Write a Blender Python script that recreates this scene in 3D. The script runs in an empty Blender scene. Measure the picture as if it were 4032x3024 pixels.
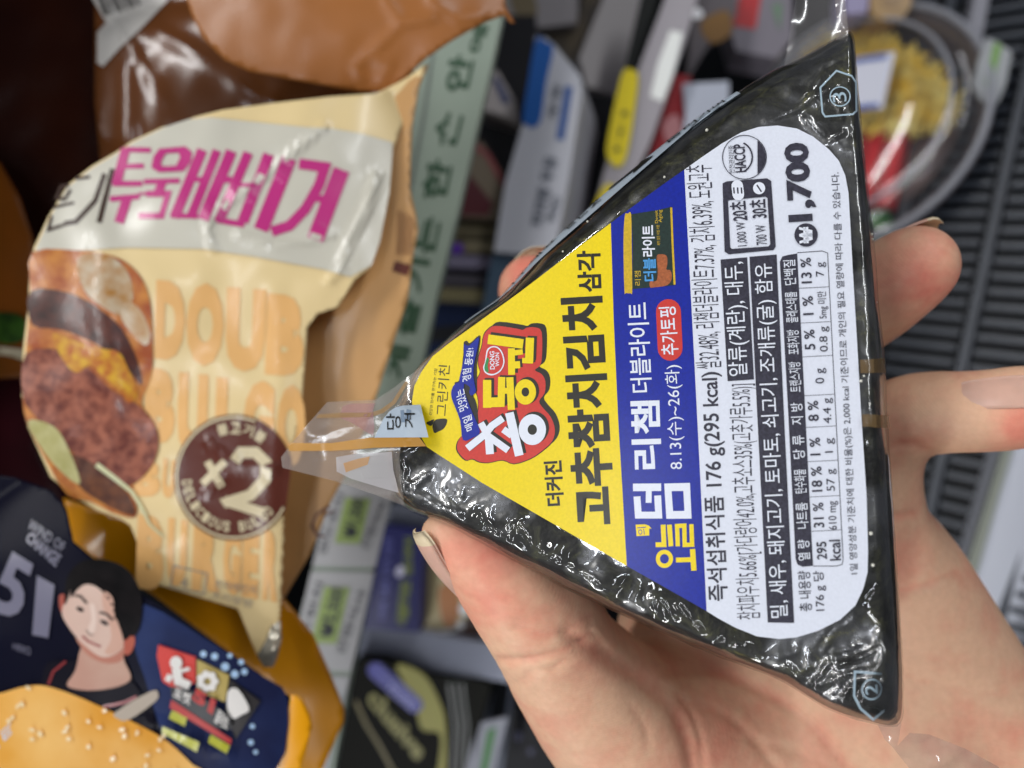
import bpy, bmesh, math, random
import numpy as np
from mathutils import Vector, Matrix, noise
from mathutils.geometry import delaunay_2d_cdt

random.seed(7)
SC = bpy.context.scene
COL = SC.collection

# ------------------------------------------------------------------ frame
# Shapes are measured in a frame tied to the shopper's eye: x right, y down, z away, in millimetres;
# W() carries them to the shop's own frame (metres, Z up, shelves run along X).
FP = 3024.0
U = Vector((-0.69, -0.154, -0.707)).normalized()
Hd = (Vector((0, 0, 1)) - Vector((0, 0, 1)).dot(U) * U).normalized()
Sd = Hd.cross(U).normalized()
R3 = Matrix((Sd, Hd, U))
EYE = Vector((0, 0, 0.5))
def W(v): return EYE + (R3 @ Vector(v)) * 0.001
def Wdir(v): return R3 @ Vector(v)
def ray(px, py): return Vector(((px - 2016) / FP, (py - 1512) / FP, 1.0))
def at(px, py, z): return ray(px, py) * z

# ------------------------------------------------------------------ camera, world, lamps
cam = bpy.data.cameras.new("camera")
camo = bpy.data.objects.new("camera", cam); COL.objects.link(camo)
cam.sensor_width = 36; cam.lens = 27; cam.clip_start = 0.005; cam.clip_end = 20
mc = Matrix((R3 @ Vector((1, 0, 0)), R3 @ Vector((0, -1, 0)), R3 @ Vector((0, 0, -1)))).transposed()
camo.matrix_world = Matrix.Translation(EYE) @ mc.to_4x4()
cam.dof.use_dof = True; cam.dof.focus_distance = 0.108; cam.dof.aperture_fstop = 12.0
SC.camera = camo
wd = bpy.data.worlds.new("World"); SC.world = wd; wd.use_nodes = True
wd.node_tree.nodes["Background"].inputs[0].default_value = (0.80, 0.85, 1.0, 1)
wd.node_tree.nodes["Background"].inputs[1].default_value = 0.07
SC.view_settings.view_transform = 'Standard'; SC.view_settings.look = 'None'
SC.view_settings.exposure = 0.30; SC.view_settings.gamma = 1
SC.cycles.transparent_max_bounces = 24
SC.cycles.max_bounces = 8
SC.cycles.sample_clamp_indirect = 4

def lamp(name, pos, target, sx, sy, power, col=(1, 1, 1)):
    l = bpy.data.lights.new(name, 'AREA'); l.shape = 'RECTANGLE'; l.size = sx; l.size_y = sy
    l.energy = power; l.color = col
    o = bpy.data.objects.new(name, l); COL.objects.link(o)
    p, t = W(pos), W(target)
    o.location = p
    zax = (p - t).normalized(); xax = Sd_w - Sd_w.dot(zax) * zax; xax.normalize(); yax = zax.cross(xax)
    o.matrix_world = Matrix.Translation(p) @ Matrix((xax, yax, zax)).transposed().to_4x4()
    return o
Sd_w = Vector((1, 0, 0))
lamp("ceiling_and_fill_tube", (-760, -420, -560), (100, 0, 140), 1.0, 0.06, 5.6, (1.0, 0.99, 0.98))
lamp("ceiling_and_fill_tube", (-500, 900, -620), (60, 0, 140), 1.2, 0.06, 6.2, (0.97, 0.98, 1.0))
lamp("ceiling_and_fill_tube", (520, -760, -720), (60, 0, 140), 1.2, 0.07, 4.6, (0.96, 0.98, 1.0))  # added fill lamp from the front right, well below ceiling height
lamp("label_glare_tube", (-255, -40, -700), (20, 25, 105), 0.26, 0.035, 0.55, (0.88, 0.92, 1.0))  # added strip lamp, placed and sized to put glare on the label
lamp("case_light", (-420, 100, 60), (300, 0, 330), 0.8, 0.04, 0.6, (0.9, 0.95, 1.0))

# ------------------------------------------------------------------ materials
def lin(h):
    h = h.lstrip('#'); out = []
    for i in (0, 2, 4):
        c = int(h[i:i + 2], 16) / 255
        out.append(c / 12.92 if c <= 0.04045 else ((c + 0.055) / 1.055) ** 2.4)
    return (*out, 1.0)
MATS = {}
def mat(name, col, rough=0.5, spec=0.5, var=0.0, vscale=200, col2=None, bump=0.0, bscale=400, coat=0.0,
        metal=0.0, sss=0.0, detail=3.0, bdist=0.0005, alpha=1.0, trans=0.0):
    if name in MATS: return MATS[name]
    m = bpy.data.materials.new(name); m.use_nodes = True; MATS[name] = m
    nt = m.node_tree; b = nt.nodes["Principled BSDF"]
    c = lin(col) if isinstance(col, str) else (*col[:3], 1)
    b.inputs["Base Color"].default_value = c
    b.inputs["Roughness"].default_value = rough
    b.inputs["Specular IOR Level"].default_value = spec
    b.inputs["Metallic"].default_value = metal
    b.inputs["Coat Weight"].default_value = coat
    b.inputs["Coat Roughness"].default_value = 0.12
    b.inputs["Alpha"].default_value = alpha
    b.inputs["Transmission Weight"].default_value = trans
    if sss:
        b.inputs["Subsurface Weight"].default_value = sss
        b.inputs["Subsurface Radius"].default_value = (1.0, 0.35, 0.2)
        b.inputs["Subsurface Scale"].default_value = 0.002
    tc = nt.nodes.new("ShaderNodeTexCoord")
    if var or col2:
        n = nt.nodes.new("ShaderNodeTexNoise"); n.inputs["Scale"].default_value = vscale
        n.inputs["Detail"].default_value = detail
        nt.links.new(tc.outputs["Object"], n.inputs["Vector"])
        r = nt.nodes.new("ShaderNodeValToRGB")
        c2 = (lin(col2) if isinstance(col2, str) else col2) if col2 else tuple([x * (1 - var) for x in c[:3]] + [1])
        r.color_ramp.elements[0].position = 0.35; r.color_ramp.elements[1].position = 0.65
        r.color_ramp.elements[0].color = c2; r.color_ramp.elements[1].color = c
        nt.links.new(n.outputs["Fac"], r.inputs["Fac"]); nt.links.new(r.outputs["Color"], b.inputs["Base Color"])
    if bump:
        n = nt.nodes.new("ShaderNodeTexNoise"); n.inputs["Scale"].default_value = bscale; n.inputs["Detail"].default_value = 4
        nt.links.new(tc.outputs["Object"], n.inputs["Vector"])
        bp = nt.nodes.new("ShaderNodeBump"); bp.inputs["Strength"].default_value = bump; bp.inputs["Distance"].default_value = bdist
        nt.links.new(n.outputs["Fac"], bp.inputs["Height"]); nt.links.new(bp.outputs["Normal"], b.inputs["Normal"])
        if coat: nt.links.new(bp.outputs["Normal"], b.inputs["Coat Normal"])
    return m

def film_mat(name, tint=(1, 1, 1), rough=0.06, base=0.10, bump=0.4, bscale=180, haze=0.0, hazecol=(0.7, 0.7, 0.75), bdist=0.0004, patch=0.0):
    """thin clear plastic: see-through, with fresnel gloss and a little milky haze"""
    if name in MATS: return MATS[name]
    m = bpy.data.materials.new(name); m.use_nodes = True; MATS[name] = m
    nt = m.node_tree; nt.nodes.clear(); N = nt.nodes.new; L = nt.links.new
    out = N("ShaderNodeOutputMaterial"); tr = N("ShaderNodeBsdfTransparent"); tr.inputs[0].default_value = (*tint, 1)
    gl = N("ShaderNodeBsdfGlossy"); gl.inputs["Roughness"].default_value = rough
    fr = N("ShaderNodeFresnel"); fr.inputs["IOR"].default_value = 1.5
    ad = N("ShaderNodeMath"); ad.operation = 'MULTIPLY_ADD'; ad.inputs[1].default_value = 1.0; ad.inputs[2].default_value = base
    ad.use_clamp = True
    tc = N("ShaderNodeTexCoord"); no = N("ShaderNodeTexNoise"); no.inputs["Scale"].default_value = bscale; no.inputs["Detail"].default_value = 3
    no.inputs["Distortion"].default_value = 1.2
    bp = N("ShaderNodeBump"); bp.inputs["Strength"].default_value = bump; bp.inputs["Distance"].default_value = bdist
    L(tc.outputs["Object"], no.inputs["Vector"]); L(no.outputs["Fac"], bp.inputs["Height"])
    L(bp.outputs["Normal"], gl.inputs["Normal"]); L(bp.outputs["Normal"], fr.inputs["Normal"])
    ge = N("ShaderNodeNewGeometry"); io = N("ShaderNodeMath"); io.operation = 'MULTIPLY_ADD'
    io.inputs[1].default_value = 0.6667 - 1.5; io.inputs[2].default_value = 1.5
    L(ge.outputs["Backfacing"], io.inputs[0]); L(io.outputs[0], fr.inputs["IOR"])
    mn = N("ShaderNodeMath"); mn.operation = 'MINIMUM'; mn.inputs[1].default_value = 0.32
    L(fr.outputs[0], mn.inputs[0]); L(mn.outputs[0], ad.inputs[0])
    n5 = N("ShaderNodeTexNoise"); n5.inputs["Scale"].default_value = 95; n5.inputs["Detail"].default_value = 5; n5.inputs["Distortion"].default_value = 0.6
    L(tc.outputs["Object"], n5.inputs["Vector"])
    r5 = N("ShaderNodeMapRange"); r5.inputs["From Min"].default_value = 0.46; r5.inputs["From Max"].default_value = 0.64; r5.inputs["To Max"].default_value = patch
    L(n5.outputs["Fac"], r5.inputs["Value"])
    g5 = N("ShaderNodeBsdfGlossy"); g5.inputs["Roughness"].default_value = 0.30; L(bp.outputs["Normal"], g5.inputs["Normal"])
    m5 = N("ShaderNodeMixShader"); L(r5.outputs[0], m5.inputs[0]); L(tr.outputs[0], m5.inputs[1]); L(g5.outputs[0], m5.inputs[2])
    base_sh = m5.outputs[0]
    if haze:
        df = N("ShaderNodeBsdfDiffuse"); df.inputs[0].default_value = (*hazecol, 1)
        mh = N("ShaderNodeMixShader"); mh.inputs[0].default_value = haze
        L(base_sh, mh.inputs[1]); L(df.outputs[0], mh.inputs[2]); base_sh = mh.outputs[0]
    mx = N("ShaderNodeMixShader"); L(ad.outputs[0], mx.inputs[0]); L(base_sh, mx.inputs[1]); L(gl.outputs[0], mx.inputs[2])
    L(mx.outputs[0], out.inputs[0])
    return m

# ------------------------------------------------------------------ objects
ORG = {}
def thing(name, label, cat, origin, group=None):
    o = bpy.data.objects.new(name, None); COL.objects.link(o); o.empty_display_size = 0.01
    w = W(origin); o.location = w; ORG[o.name] = w.copy()
    o["label"] = label; o["category"] = cat
    if group: o["group"] = group
    return o
def root_of(o):
    while o.parent: o = o.parent
    return o
def tag(o, label=None, cat=None, group=None, kind=None):
    if label: o["label"] = label
    if cat: o["category"] = cat
    if group: o["group"] = group
    if kind: o["kind"] = kind
    return o
def build(name, verts, faces, m, parent=None, smooth=False, mats=None, fmi=None):
    """verts in the eye frame (mm); links ONE mesh object"""
    if not verts: return None
    me = bpy.data.meshes.new(name)
    if parent is None:
        c = sum((Vector(v) for v in verts), Vector()) / len(verts); org = W(c)
    else: org = ORG[root_of(parent).name]
    ws = [W(v) - org for v in verts]
    if parent is None:
        zmin = min(w.z for w in ws); org = org + Vector((0, 0, zmin)); ws = [w - Vector((0, 0, zmin)) for w in ws]
    me.from_pydata(ws, [], faces)
    if mats:
        for mm in mats: me.materials.append(mm)
        if fmi: me.polygons.foreach_set("material_index", fmi)
    else: me.materials.append(m)
    if smooth: me.polygons.foreach_set("use_smooth", [True] * len(me.polygons))
    me.update()
    o = bpy.data.objects.new(name, me); COL.objects.link(o)
    if parent is None: o.location = org; ORG[o.name] = org.copy()
    else: o.parent = parent
    return o

# ------------------------------------------------------------------ surfaces on which prints lie
class Plane:
    def __init__(s, p0, n): s.p = Vector(p0); s.n = Vector(n).normalized(); s.k = s.p.dot(s.n)
    def z(s, px, py): return s.k / ray(px, py).dot(s.n)
    def P(s, px, py, lift=0.0): return ray(px, py) * (s.z(px, py) - lift)
def plane3(a, b, c):
    A, B, C = at(*a), at(*b), at(*c)
    return Plane(A, (B - A).cross(C - A))
class Func:
    def __init__(s, f): s.z = f
    def P(s, px, py, lift=0.0): return ray(px, py) * (s.z(px, py) - lift)

def spline(pts, n, closed=True):
    """Catmull-Rom through pts, n samples per span"""
    out = []; m = len(pts)
    rng = range(m) if closed else range(m - 1)
    for i in rng:
        p0, p1, p2, p3 = [pts[(i + k) % m] if closed else pts[min(max(i + k, 0), m - 1)] for k in (-1, 0, 1, 2)]
        for j in range(n):
            t = j / n
            out.append(tuple(0.5 * ((2 * p1[q]) + (-p0[q] + p2[q]) * t + (2 * p0[q] - 5 * p1[q] + 4 * p2[q] - p3[q]) * t * t
                                    + (-p0[q] + 3 * p1[q] - 3 * p2[q] + p3[q]) * t ** 3) for q in range(len(p1))))
    if not closed: out.append(tuple(pts[-1]))
    return out
def inside_np(P, poly):
    P = np.asarray(P, float).reshape(-1, 2); q = np.array([c[:2] for c in poly], float); r = np.zeros(len(P), bool)
    for i in range(len(q)):
        xi, yi = q[i]; xj, yj = q[i - 1]
        if yi == yj: continue
        r ^= ((yi > P[:, 1]) != (yj > P[:, 1])) & (P[:, 0] < (xj - xi) * (P[:, 1] - yi) / (yj - yi) + xi)
    return r
def dist_np(P, poly, closed=True):
    P = np.asarray(P, float).reshape(-1, 2); q = np.array([c[:2] for c in poly], float); b = np.full(len(P), 1e9)
    for i in range(len(q) - (0 if closed else 1)):
        a = q[i]; v = q[(i + 1) % len(q)] - a
        t = np.clip(((P - a) @ v) / (v @ v + 1e-9), 0, 1); b = np.minimum(b, np.hypot(*(P - a - t[:, None] * v).T))
    return b
def inside(p, poly):
    x, y = p; r = False; j = len(poly) - 1
    for i in range(len(poly)):
        xi, yi = poly[i][:2]; xj, yj = poly[j][:2]
        if (yi > y) != (yj > y) and x < (xj - xi) * (y - yi) / (yj - yi) + xi: r = not r
        j = i
    return r
def fill(poly, step=None, holes=()):
    """triangulate a pixel polygon, with interior grid points every `step` pixels"""
    vs = []; es = []
    for lp in (poly, *holes):
        b = len(vs); pts = []
        for i in range(len(lp)):
            a = Vector(lp[i][:2]); c = Vector(lp[(i + 1) % len(lp)][:2])
            k = max(1, int((c - a).length / step)) if step else 1
            pts += [a.lerp(c, t / k) for t in range(k)]
        vs += pts; es += [(b + i, b + (i + 1) % len(pts)) for i in range(len(pts))]
    if step:
        xs = [p[0] for p in poly]; ys = [p[1] for p in poly]
        gy, gx = np.mgrid[min(ys) + step * .5:max(ys):step, min(xs) + step * .25:max(xs):step]
        gx = gx + (np.arange(gx.shape[0]) % 2)[:, None] * step * .5; G = np.stack([gx.ravel(), gy.ravel()], 1)
        k = inside_np(G, poly)
        for h in holes: k &= ~inside_np(G, h)
        k &= dist_np(G, poly) > step * 0.3
        vs += [Vector(q) for q in G[k]]
    res = delaunay_2d_cdt([Vector(v) for v in vs], es, [], 1, 0.01)
    v2 = res[0]
    if not res[2]: return v2, []
    cen = [sum((v2[i] for i in f), Vector((0, 0))) / len(f) for f in res[2]]
    k = inside_np(cen, poly)
    for h in holes: k &= ~inside_np(cen, h)
    out = [tuple(f) for f, u in zip(res[2], k) if u]
    return v2, out

_tc = {}
def text_mesh(s, off=0.0, shear=0.0):
    key = (s, off, shear)
    if key in _tc: return _tc[key]
    cu = bpy.data.curves.new("lettering", 'FONT'); cu.body = s; cu.offset = off; cu.resolution_u = 3; cu.shear = shear
    cu.fill_mode = 'FRONT' if hasattr(cu, 'fill_mode') else cu.fill_mode
    ob = bpy.data.objects.new("lettering", cu); COL.objects.link(ob)
    dg = bpy.context.evaluated_depsgraph_get(); ev = ob.evaluated_get(dg); me = ev.to_mesh()
    v = [(p.co.x, p.co.y) for p in me.vertices]; f = [tuple(p.vertices) for p in me.polygons]
    ev.to_mesh_clear(); bpy.data.objects.remove(ob); bpy.data.curves.remove(cu)
    _tc[key] = (v, f); return v, f

class Geo:
    """collects flat printed shapes on a surface, later built as ONE mesh"""
    def __init__(s, surf, lift=0.05, sub=None): s.S = surf; s.l = lift; s.v = []; s.f = []; s.sub = sub
    def _add(s, v2, fs):
        b = len(s.v); s.v += [s.S.P(p[0], p[1], s.l) for p in v2]; s.f += [tuple(b + i for i in f) for f in fs]
        s.l += 0.002
    def poly(s, pts, holes=(), step=None):
        v, f = fill(pts, step or s.sub, holes); s._add(v, f); return s
    def smooth(s, pts, n=5, holes=()): return s.poly(spline(pts, n), holes)
    def ell(s, cx, cy, rx, ry, rot=0, n=28, hole=0.0):
        c, q = math.cos(rot), math.sin(rot)
        def ring(k): return [(cx + c * rx * k * math.cos(a) - q * ry * k * math.sin(a), cy + q * rx * k * math.cos(a) + c * ry * k * math.sin(a))
                             for a in [2 * math.pi * i / n for i in range(n)]]
        return s.poly(ring(1), [ring(hole)] if hole else ())
    def stroke(s, pts, w, closed=False, w2=None):
        pts = [Vector(p[:2]) for p in pts]; n = len(pts)
        if s.sub:
            q = []
            for i in range(n - (0 if closed else 1)):
                a, b = pts[i], pts[(i + 1) % n]; k = max(1, int((b - a).length / s.sub)); q += [a.lerp(b, t / k) for t in range(k)]
            if not closed: q.append(pts[-1])
            pts = q; n = len(pts)
        Lp, Rp = [], []
        for i in range(n):
            a = pts[i - 1] if (i or closed) else None; b = pts[i]; c = pts[(i + 1) % n] if (i < n - 1 or closed) else None
            d1 = (b - a).normalized() if a is not None else None; d2 = (c - b).normalized() if c is not None else None
            d = (d1 + d2) if (d1 is not None and d2 is not None) else (d1 if d1 is not None else d2)
            if d.length < 1e-4: d = d2
            d = d.normalized(); nn = Vector((-d.y, d.x)); k = 1.0
            if d1 is not None and d2 is not None: k = 1 / max(0.5, abs(nn.dot(Vector((-d1.y, d1.x)))))
            ww = w if w2 is None else w + (w2 - w) * i / max(1, n - 1)
            Lp.append(b + nn * ww * k / 2); Rp.append(b - nn * ww * k / 2)
        v = Lp + Rp; m = n if closed else n - 1
        s._add(v, [(i, (i + 1) % n, n + (i + 1) % n, n + i) for i in range(m)]); return s
    def quad(s, txt, A, B, C, D, off=0.0, shear=0.0):
        v, f = text_mesh(txt, off, shear)
        if not v: return s
        xs = [p[0] for p in v]; ys = [p[1] for p in v]; x0, x1, y0, y1 = min(xs), max(xs), min(ys), max(ys)
        def mp(p):
            a = (p[0] - x0) / (x1 - x0 + 1e-9); b = (p[1] - y0) / (y1 - y0 + 1e-9)
            return tuple((A[k] * (1 - a) + B[k] * a) * (1 - b) + (D[k] * (1 - a) + C[k] * a) * b for k in (0, 1))
        if s.sub:
            bm = bmesh.new(); vv = [bm.verts.new((*mp(p), 0)) for p in v]
            for q in f:
                try: bm.faces.new([vv[i] for i in q])
                except ValueError: pass
            for _ in range(3):
                le = [e for e in bm.edges if e.calc_length() > s.sub * 1.5]
                if not le: break
                bmesh.ops.subdivide_edges(bm, edges=le, cuts=1, use_grid_fill=False)
                bmesh.ops.triangulate(bm, faces=bm.faces)
            bm.verts.index_update()
            s._add([(w.co.x, w.co.y) for w in bm.verts], [tuple(w.index for w in q.verts) for q in bm.faces]); bm.free()
        else: s._add([mp(p) for p in v], f)
        return s
    def text(s, txt, A, B, h, off=0.0):
        """A/B: start and end of the line's lower edge, h: height in pixels; letters stand to the left of A->B"""
        d = Vector((B[0] - A[0], B[1] - A[1])).normalized(); u = Vector((d.y, -d.x))
        return s.quad(txt, A, B, (B[0] + u.x * h, B[1] + u.y * h), (A[0] + u.x * h, A[1] + u.y * h), off)
    def build(s, name, m, parent=None, label=None):
        o = build(name, s.v, s.f, m, parent)
        if o and label: o["label"] = label
        return o

def slab(name, S, pts, thick, m, parent=None, lift=0.0, step=None, round_=False, smooth=False):
    """a solid piece: pixel outline laid on surface S, with real thickness behind it"""
    if round_: pts = spline(pts, 4)
    v2, f = fill(pts, step)
    n = len(v2); v = [S.P(p[0], p[1], lift) for p in v2]
    nn = S.n if isinstance(S, Plane) else Vector((0, 0, 1))
    if nn.z < 0: nn = -nn
    v += [p + nn * thick for p in v]
    fs = [tuple(q) for q in f] + [tuple(n + i for i in reversed(q)) for q in f]
    cnt = {}
    for q in f:
        for i in range(len(q)):
            e = (q[i], q[(i + 1) % len(q)]); cnt[e] = cnt.get(e, 0) + 1
    for (a, b) in cnt:
        if (b, a) not in cnt: fs.append((b, a, a + n, b + n))
    return build(name, v, fs, m, parent, smooth)
# ================================================================== rice ball package
d1 = Vector((-217, -11730, 1659)).normalized(); dR = Vector((7400, -432, -1659)).normalized()
LP = Plane(at(2700, 1500, 105), d1.cross(dR))
if LP.n.z < 0: LP = Plane(LP.p, -LP.n)
def zz(f, ox, oy): return lambda x, y: (ox + x / f, oy + y / f)
def T(fn, pts): return [fn(*p) for p in pts]
zA = zz(2.212, 1500, 1150); z2 = zz(2.765, 2300, 600); z3 = zz(2.765, 2300, 1100); z4 = zz(2.765, 2300, 1650)
z5 = zz(2.765, 2700, 1000); z6 = zz(2.765, 2700, 1550); z7 = zz(2.304, 2700, 1950); z8 = zz(1.58, 2632, 1974)
zT = zz(1.58, 2632, 0); zL = zz(2.212, 1000, 1400); zB = zz(2.011, 1600, 1950)

pack = thing("rice_ball_package", "triangular seaweed rice ball wrapped in film with yellow, blue and white label, held in hand",
             "rice ball", LP.P(2700, 1500, -14))

RK = [(1560, 1750), (1625, 1560), (1705, 1420), (1880, 1275), (2060, 1145), (2230, 1010), (2400, 872), (2600, 718), (2800, 565),
      (2960, 440), (3110, 335), (3230, 262), (3310, 215), (3345, 215), (3350, 320), (3368, 600), (3400, 1000), (3425, 1500),
      (3445, 2000), (3465, 2450), (3480, 2680), (3455, 2780), (3390, 2785), (3250, 2730), (3060, 2625), (2850, 2540),
      (2619, 2440), (2356, 2310), (2057, 2165), (1799, 2040), (1612, 1950), (1556, 1850)]
SK = [(1535, 1735), (1597, 1545), (1665, 1430), (1835, 1274), (1985, 1165), (2125, 1010), (2284, 861), (2488, 680), (2696, 512),
      (2860, 395), (3037, 285), (3150, 230), (3300, 148), (3356, 138), (3373, 304), (3399, 600), (3440, 980), (3483, 1500),
      (3514, 2000), (3545, 2450), (3556, 2750), (3535, 2850), (3440, 2848), (3262, 2790), (3070, 2676), (2830, 2582),
      (2625, 2496), (2340, 2367), (2050, 2222), (1785, 2085), (1592, 1992), (1532, 1865)]
NS = 9
Rr = spline(RK, NS); Sr = spline(SK, NS)
CX, CY = 2800, 1520
def prof(t):
    """t 0..1 front edge to widest, 1..2 widest to back rim -> (share of way R->S, depth behind face, shrink)"""
    if t <= 1: return math.sin(t * math.pi / 2), 9 * (1 - math.cos(t * math.pi / 2)), 1.0
    q = t - 1; return 1.0, 9 + 17 * q, 1 - 0.10 * q * q
def ringpt(i, t, grow=0.0, lift=0.0):
    a, dz, sh = prof(t); r, s_ = Rr[i % len(Rr)], Sr[i % len(Sr)]
    x = r[0] + (s_[0] - r[0]) * a; y = r[1] + (s_[1] - r[1]) * a
    dx, dy = x - CX, y - CY; L = math.hypot(dx, dy) + 1e-6
    x = CX + dx * sh + dx / L * grow; y = CY + dy * sh + dy / L * grow
    return ray(x, y) * (LP.z(x, y) + dz - lift)

LBL = [(1622, 1580), (1631, 1521), (1658, 1466), (1703, 1403), (1771, 1349), (1884, 1268), (2051, 1147), (2300, 956), (2405, 878), (2477, 824),
       (2600, 734), (2695, 668), (2759, 622), (2841, 566), (2917, 522), (2986, 500), (3062, 494), (3138, 506), (3202, 538), (3265, 589), (3303, 633),
       (3328, 690), (3341, 759), (3349, 900), (3357, 1050), (3378, 1400), (3389, 1600), (3412, 1950), (3418, 2167), (3416, 2254), (3399, 2319),
       (3368, 2384), (3308, 2440), (3221, 2484), (3134, 2510), (3069, 2516), (2982, 2506), (2895, 2471), (2830, 2436), (2782, 2406), (2700, 2359),
       (2468, 2228), (2246, 2101), (1983, 1950), (1893, 1898), (1816, 1848), (1749, 1805), (1681, 1760), (1649, 1706), (1629, 1647)]
def seg_dist(p, poly, closed=True):
    b = 1e9; n = len(poly)
    for i in range(n if closed else n - 1):
        ax, ay = poly[i][:2]; cx, cy = poly[(i + 1) % n][:2]; vx, vy = cx - ax, cy - ay
        t = max(0, min(1, ((p[0] - ax) * vx + (p[1] - ay) * vy) / (vx * vx + vy * vy + 1e-9)))
        b = min(b, math.hypot(p[0] - ax - vx * t, p[1] - ay - vy * t))
    return b
def shell(grow, lift, amp, step, tmax=2.0, fn=None):
    bnd = [(r[0], r[1]) for r in Rr]; n = len(bnd)
    gy, gx = np.mgrid[150:2850:step, 1540:3500:step]
    G = np.stack([gx.ravel(), gy.ravel()], 1).astype(float) + (np.random.RandomState(3).rand(gx.size, 2) - .5) * step * .4
    G = G[inside_np(G, bnd)]; G = G[dist_np(G, bnd) > step * .5]
    pts = [Vector(p) for p in bnd] + [Vector(p) for p in G]
    res = delaunay_2d_cdt(pts, [(i, (i + 1) % n) for i in range(n)], [], 1, 0.001)
    cen = [sum((res[0][i] for i in f), Vector((0, 0))) / 3 for f in res[2]]
    verts = []; faces = [tuple(f) for f, k in zip(res[2], inside_np(cen, bnd)) if k]
    assert len(res[0]) == len(pts) and (res[0][5] - pts[5]).length < .01, (len(res[0]), len(pts))
    inl = inside_np(res[0], LBL); dl = dist_np(res[0], LBL)
    for p, il, d in zip(res[0], inl, dl):
        m = 0.0 if il else min(1, d / 60)
        verts.append(LP.P(p.x, p.y, lift + amp * m * (fn(p.x, p.y) if fn else 0)))
    prev = list(range(n)); ts = [0.25, 0.5, 0.75, 1.0, 1.15, 1.3, 1.5, 1.75, 2.0]
    for t in ts:
        b = len(verts)
        for i in range(n):
            p = ringpt(i, t, grow, lift * (1 - t / 2))
            if fn:
                f_ = fn(p.x * 28 + p.z * 9, p.y * 28) * amp
                p = p + Vector((p.x - 26, p.y, 0)).normalized() * f_ * 0.5 * min(1, t * 2) - Vector((0, 0, f_ * 0.5))
            verts.append(p)
        faces += [(prev[i], b + i, b + (i + 1) % n, prev[(i + 1) % n]) for i in range(n)]; prev = list(range(b, b + n))
    faces.append(tuple(prev))
    return verts, faces

FOLDS = [T(z8, [(890, 1175), (1000, 990), (1050, 1030), (1200, 970), (1390, 880)]), T(z8, [(890, 1175), (1100, 1080), (1280, 1040)]), T(z8, [(1060, 1260), (1130, 1170), (1290, 1060)]), T(z8, [(740, 1030), (830, 1110)]),
         T(z8, [(1200, 1240), (1300, 1040), (1350, 900)]), T(z8, [(60, 650), (120, 740), (200, 800)]), T(z8, [(250, 850), (340, 890), (500, 900)]),
         T(zB, [(560, 160), (640, 250), (800, 350), (860, 230), (1000, 390)]), T(zB, [(1030, 400), (1180, 520), (1380, 620), (1530, 740), (1700, 790)]), T(zB, [(640, 280), (700, 300), (680, 340)]), T(zB, [(1990, 1000), (1985, 830), (2120, 970)]),
         T(zT, [(600, 760), (800, 680), (900, 600), (1140, 490)]), T(zT, [(850, 740), (900, 800), (980, 880), (1080, 820)]), T(zT, [(450, 560), (640, 430), (830, 410)]), T(zL, [(1230, 820), (1300, 1000), (1280, 1100), (1400, 1130), (1500, 1050)]), T(zL, [(1300, 1180), (1480, 1240), (1640, 1330), (1780, 1380)])]
def fold(x, y):
    s_ = 0.0
    for pts in FOLDS:
        if min(abs(x - q[0]) + abs(y - q[1]) for q in pts) < 260:
            d = seg_dist((x, y), pts, False)
            if d < 40: s_ += math.exp(-(d / 12.0) ** 2)
    return min(s_, 1.3)
def crumple(x, y):
    """film creases: sharp ridges, strongest in the lower and right margins"""
    p = Vector((x * 0.0085, y * 0.0085, 0.3)); w = noise.noise(p * 0.8) * 1.3
    a = 1 - abs(noise.noise(Vector((p.x + w, p.y * 1.3 - w, 1.7)))) * 3.2
    b = 1 - abs(noise.noise(Vector((p.x * 2.3 + 9 + w, p.y * 2.1, 4.2)))) * 3.4
    m = 0.35
    lo = max(0, 1 - abs(y - (1300 + (x - 1560) * 0.545 + 600 * 0.0) - 640) / 260)      # along the lower long edge
    m += 0.5 * lo
    for cx, cy, r, g in ((3350, 2600, 420, 0.35), (3270, 420, 330, 0.4), (1650, 1870, 260, 0.6)):
        m += g * max(0, 1 - math.hypot(x - cx, y - cy) / r)
    return 1.3 * fold(x, y) + m * (0.9 * max(0, a) ** 1.5 + 0.20 * max(0, b) ** 2 + 1.3 * noise.noise(p * 0.45))

def nori_mat():
    m = bpy.data.materials.new("nori"); m.use_nodes = True; nt = m.node_tree; b = nt.nodes["Principled BSDF"]; N = nt.nodes.new; L = nt.links.new
    tc = N("ShaderNodeTexCoord")
    n1 = N("ShaderNodeTexNoise"); n1.inputs["Scale"].default_value = 260; n1.inputs["Detail"].default_value = 8; n1.inputs["Roughness"].default_value = 0.7
    n1.inputs["Distortion"].default_value = 0.8
    r1 = N("ShaderNodeValToRGB"); e = r1.color_ramp.elements
    e[0].position = 0.30; e[0].color = lin("#0e0c0a"); e[1].position = 0.50; e[1].color = lin("#21211c")
    x = r1.color_ramp.elements.new(0.62); x.color = lin("#3d3d2b"); x = r1.color_ramp.elements.new(0.72); x.color = lin("#8a8648")
    L(tc.outputs["Object"], n1.inputs["Vector"]); L(n1.outputs["Fac"], r1.inputs["Fac"]); L(r1.outputs["Color"], b.inputs["Base Color"])
    n2 = N("ShaderNodeTexNoise"); n2.inputs["Scale"].default_value = 420; n2.inputs["Detail"].default_value = 6
    bp = N("ShaderNodeBump"); bp.inputs["Strength"].default_value = 0.9; bp.inputs["Distance"].default_value = 0.0006
    L(tc.outputs["Object"], n2.inputs["Vector"]); L(n2.outputs["Fac"], bp.inputs["Height"]); L(bp.outputs["Normal"], b.inputs["Normal"])
    b.inputs["Roughness"].default_value = 0.5; b.inputs["Specular IOR Level"].default_value = 0.35
    return m
NORI = nori_mat()
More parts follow.
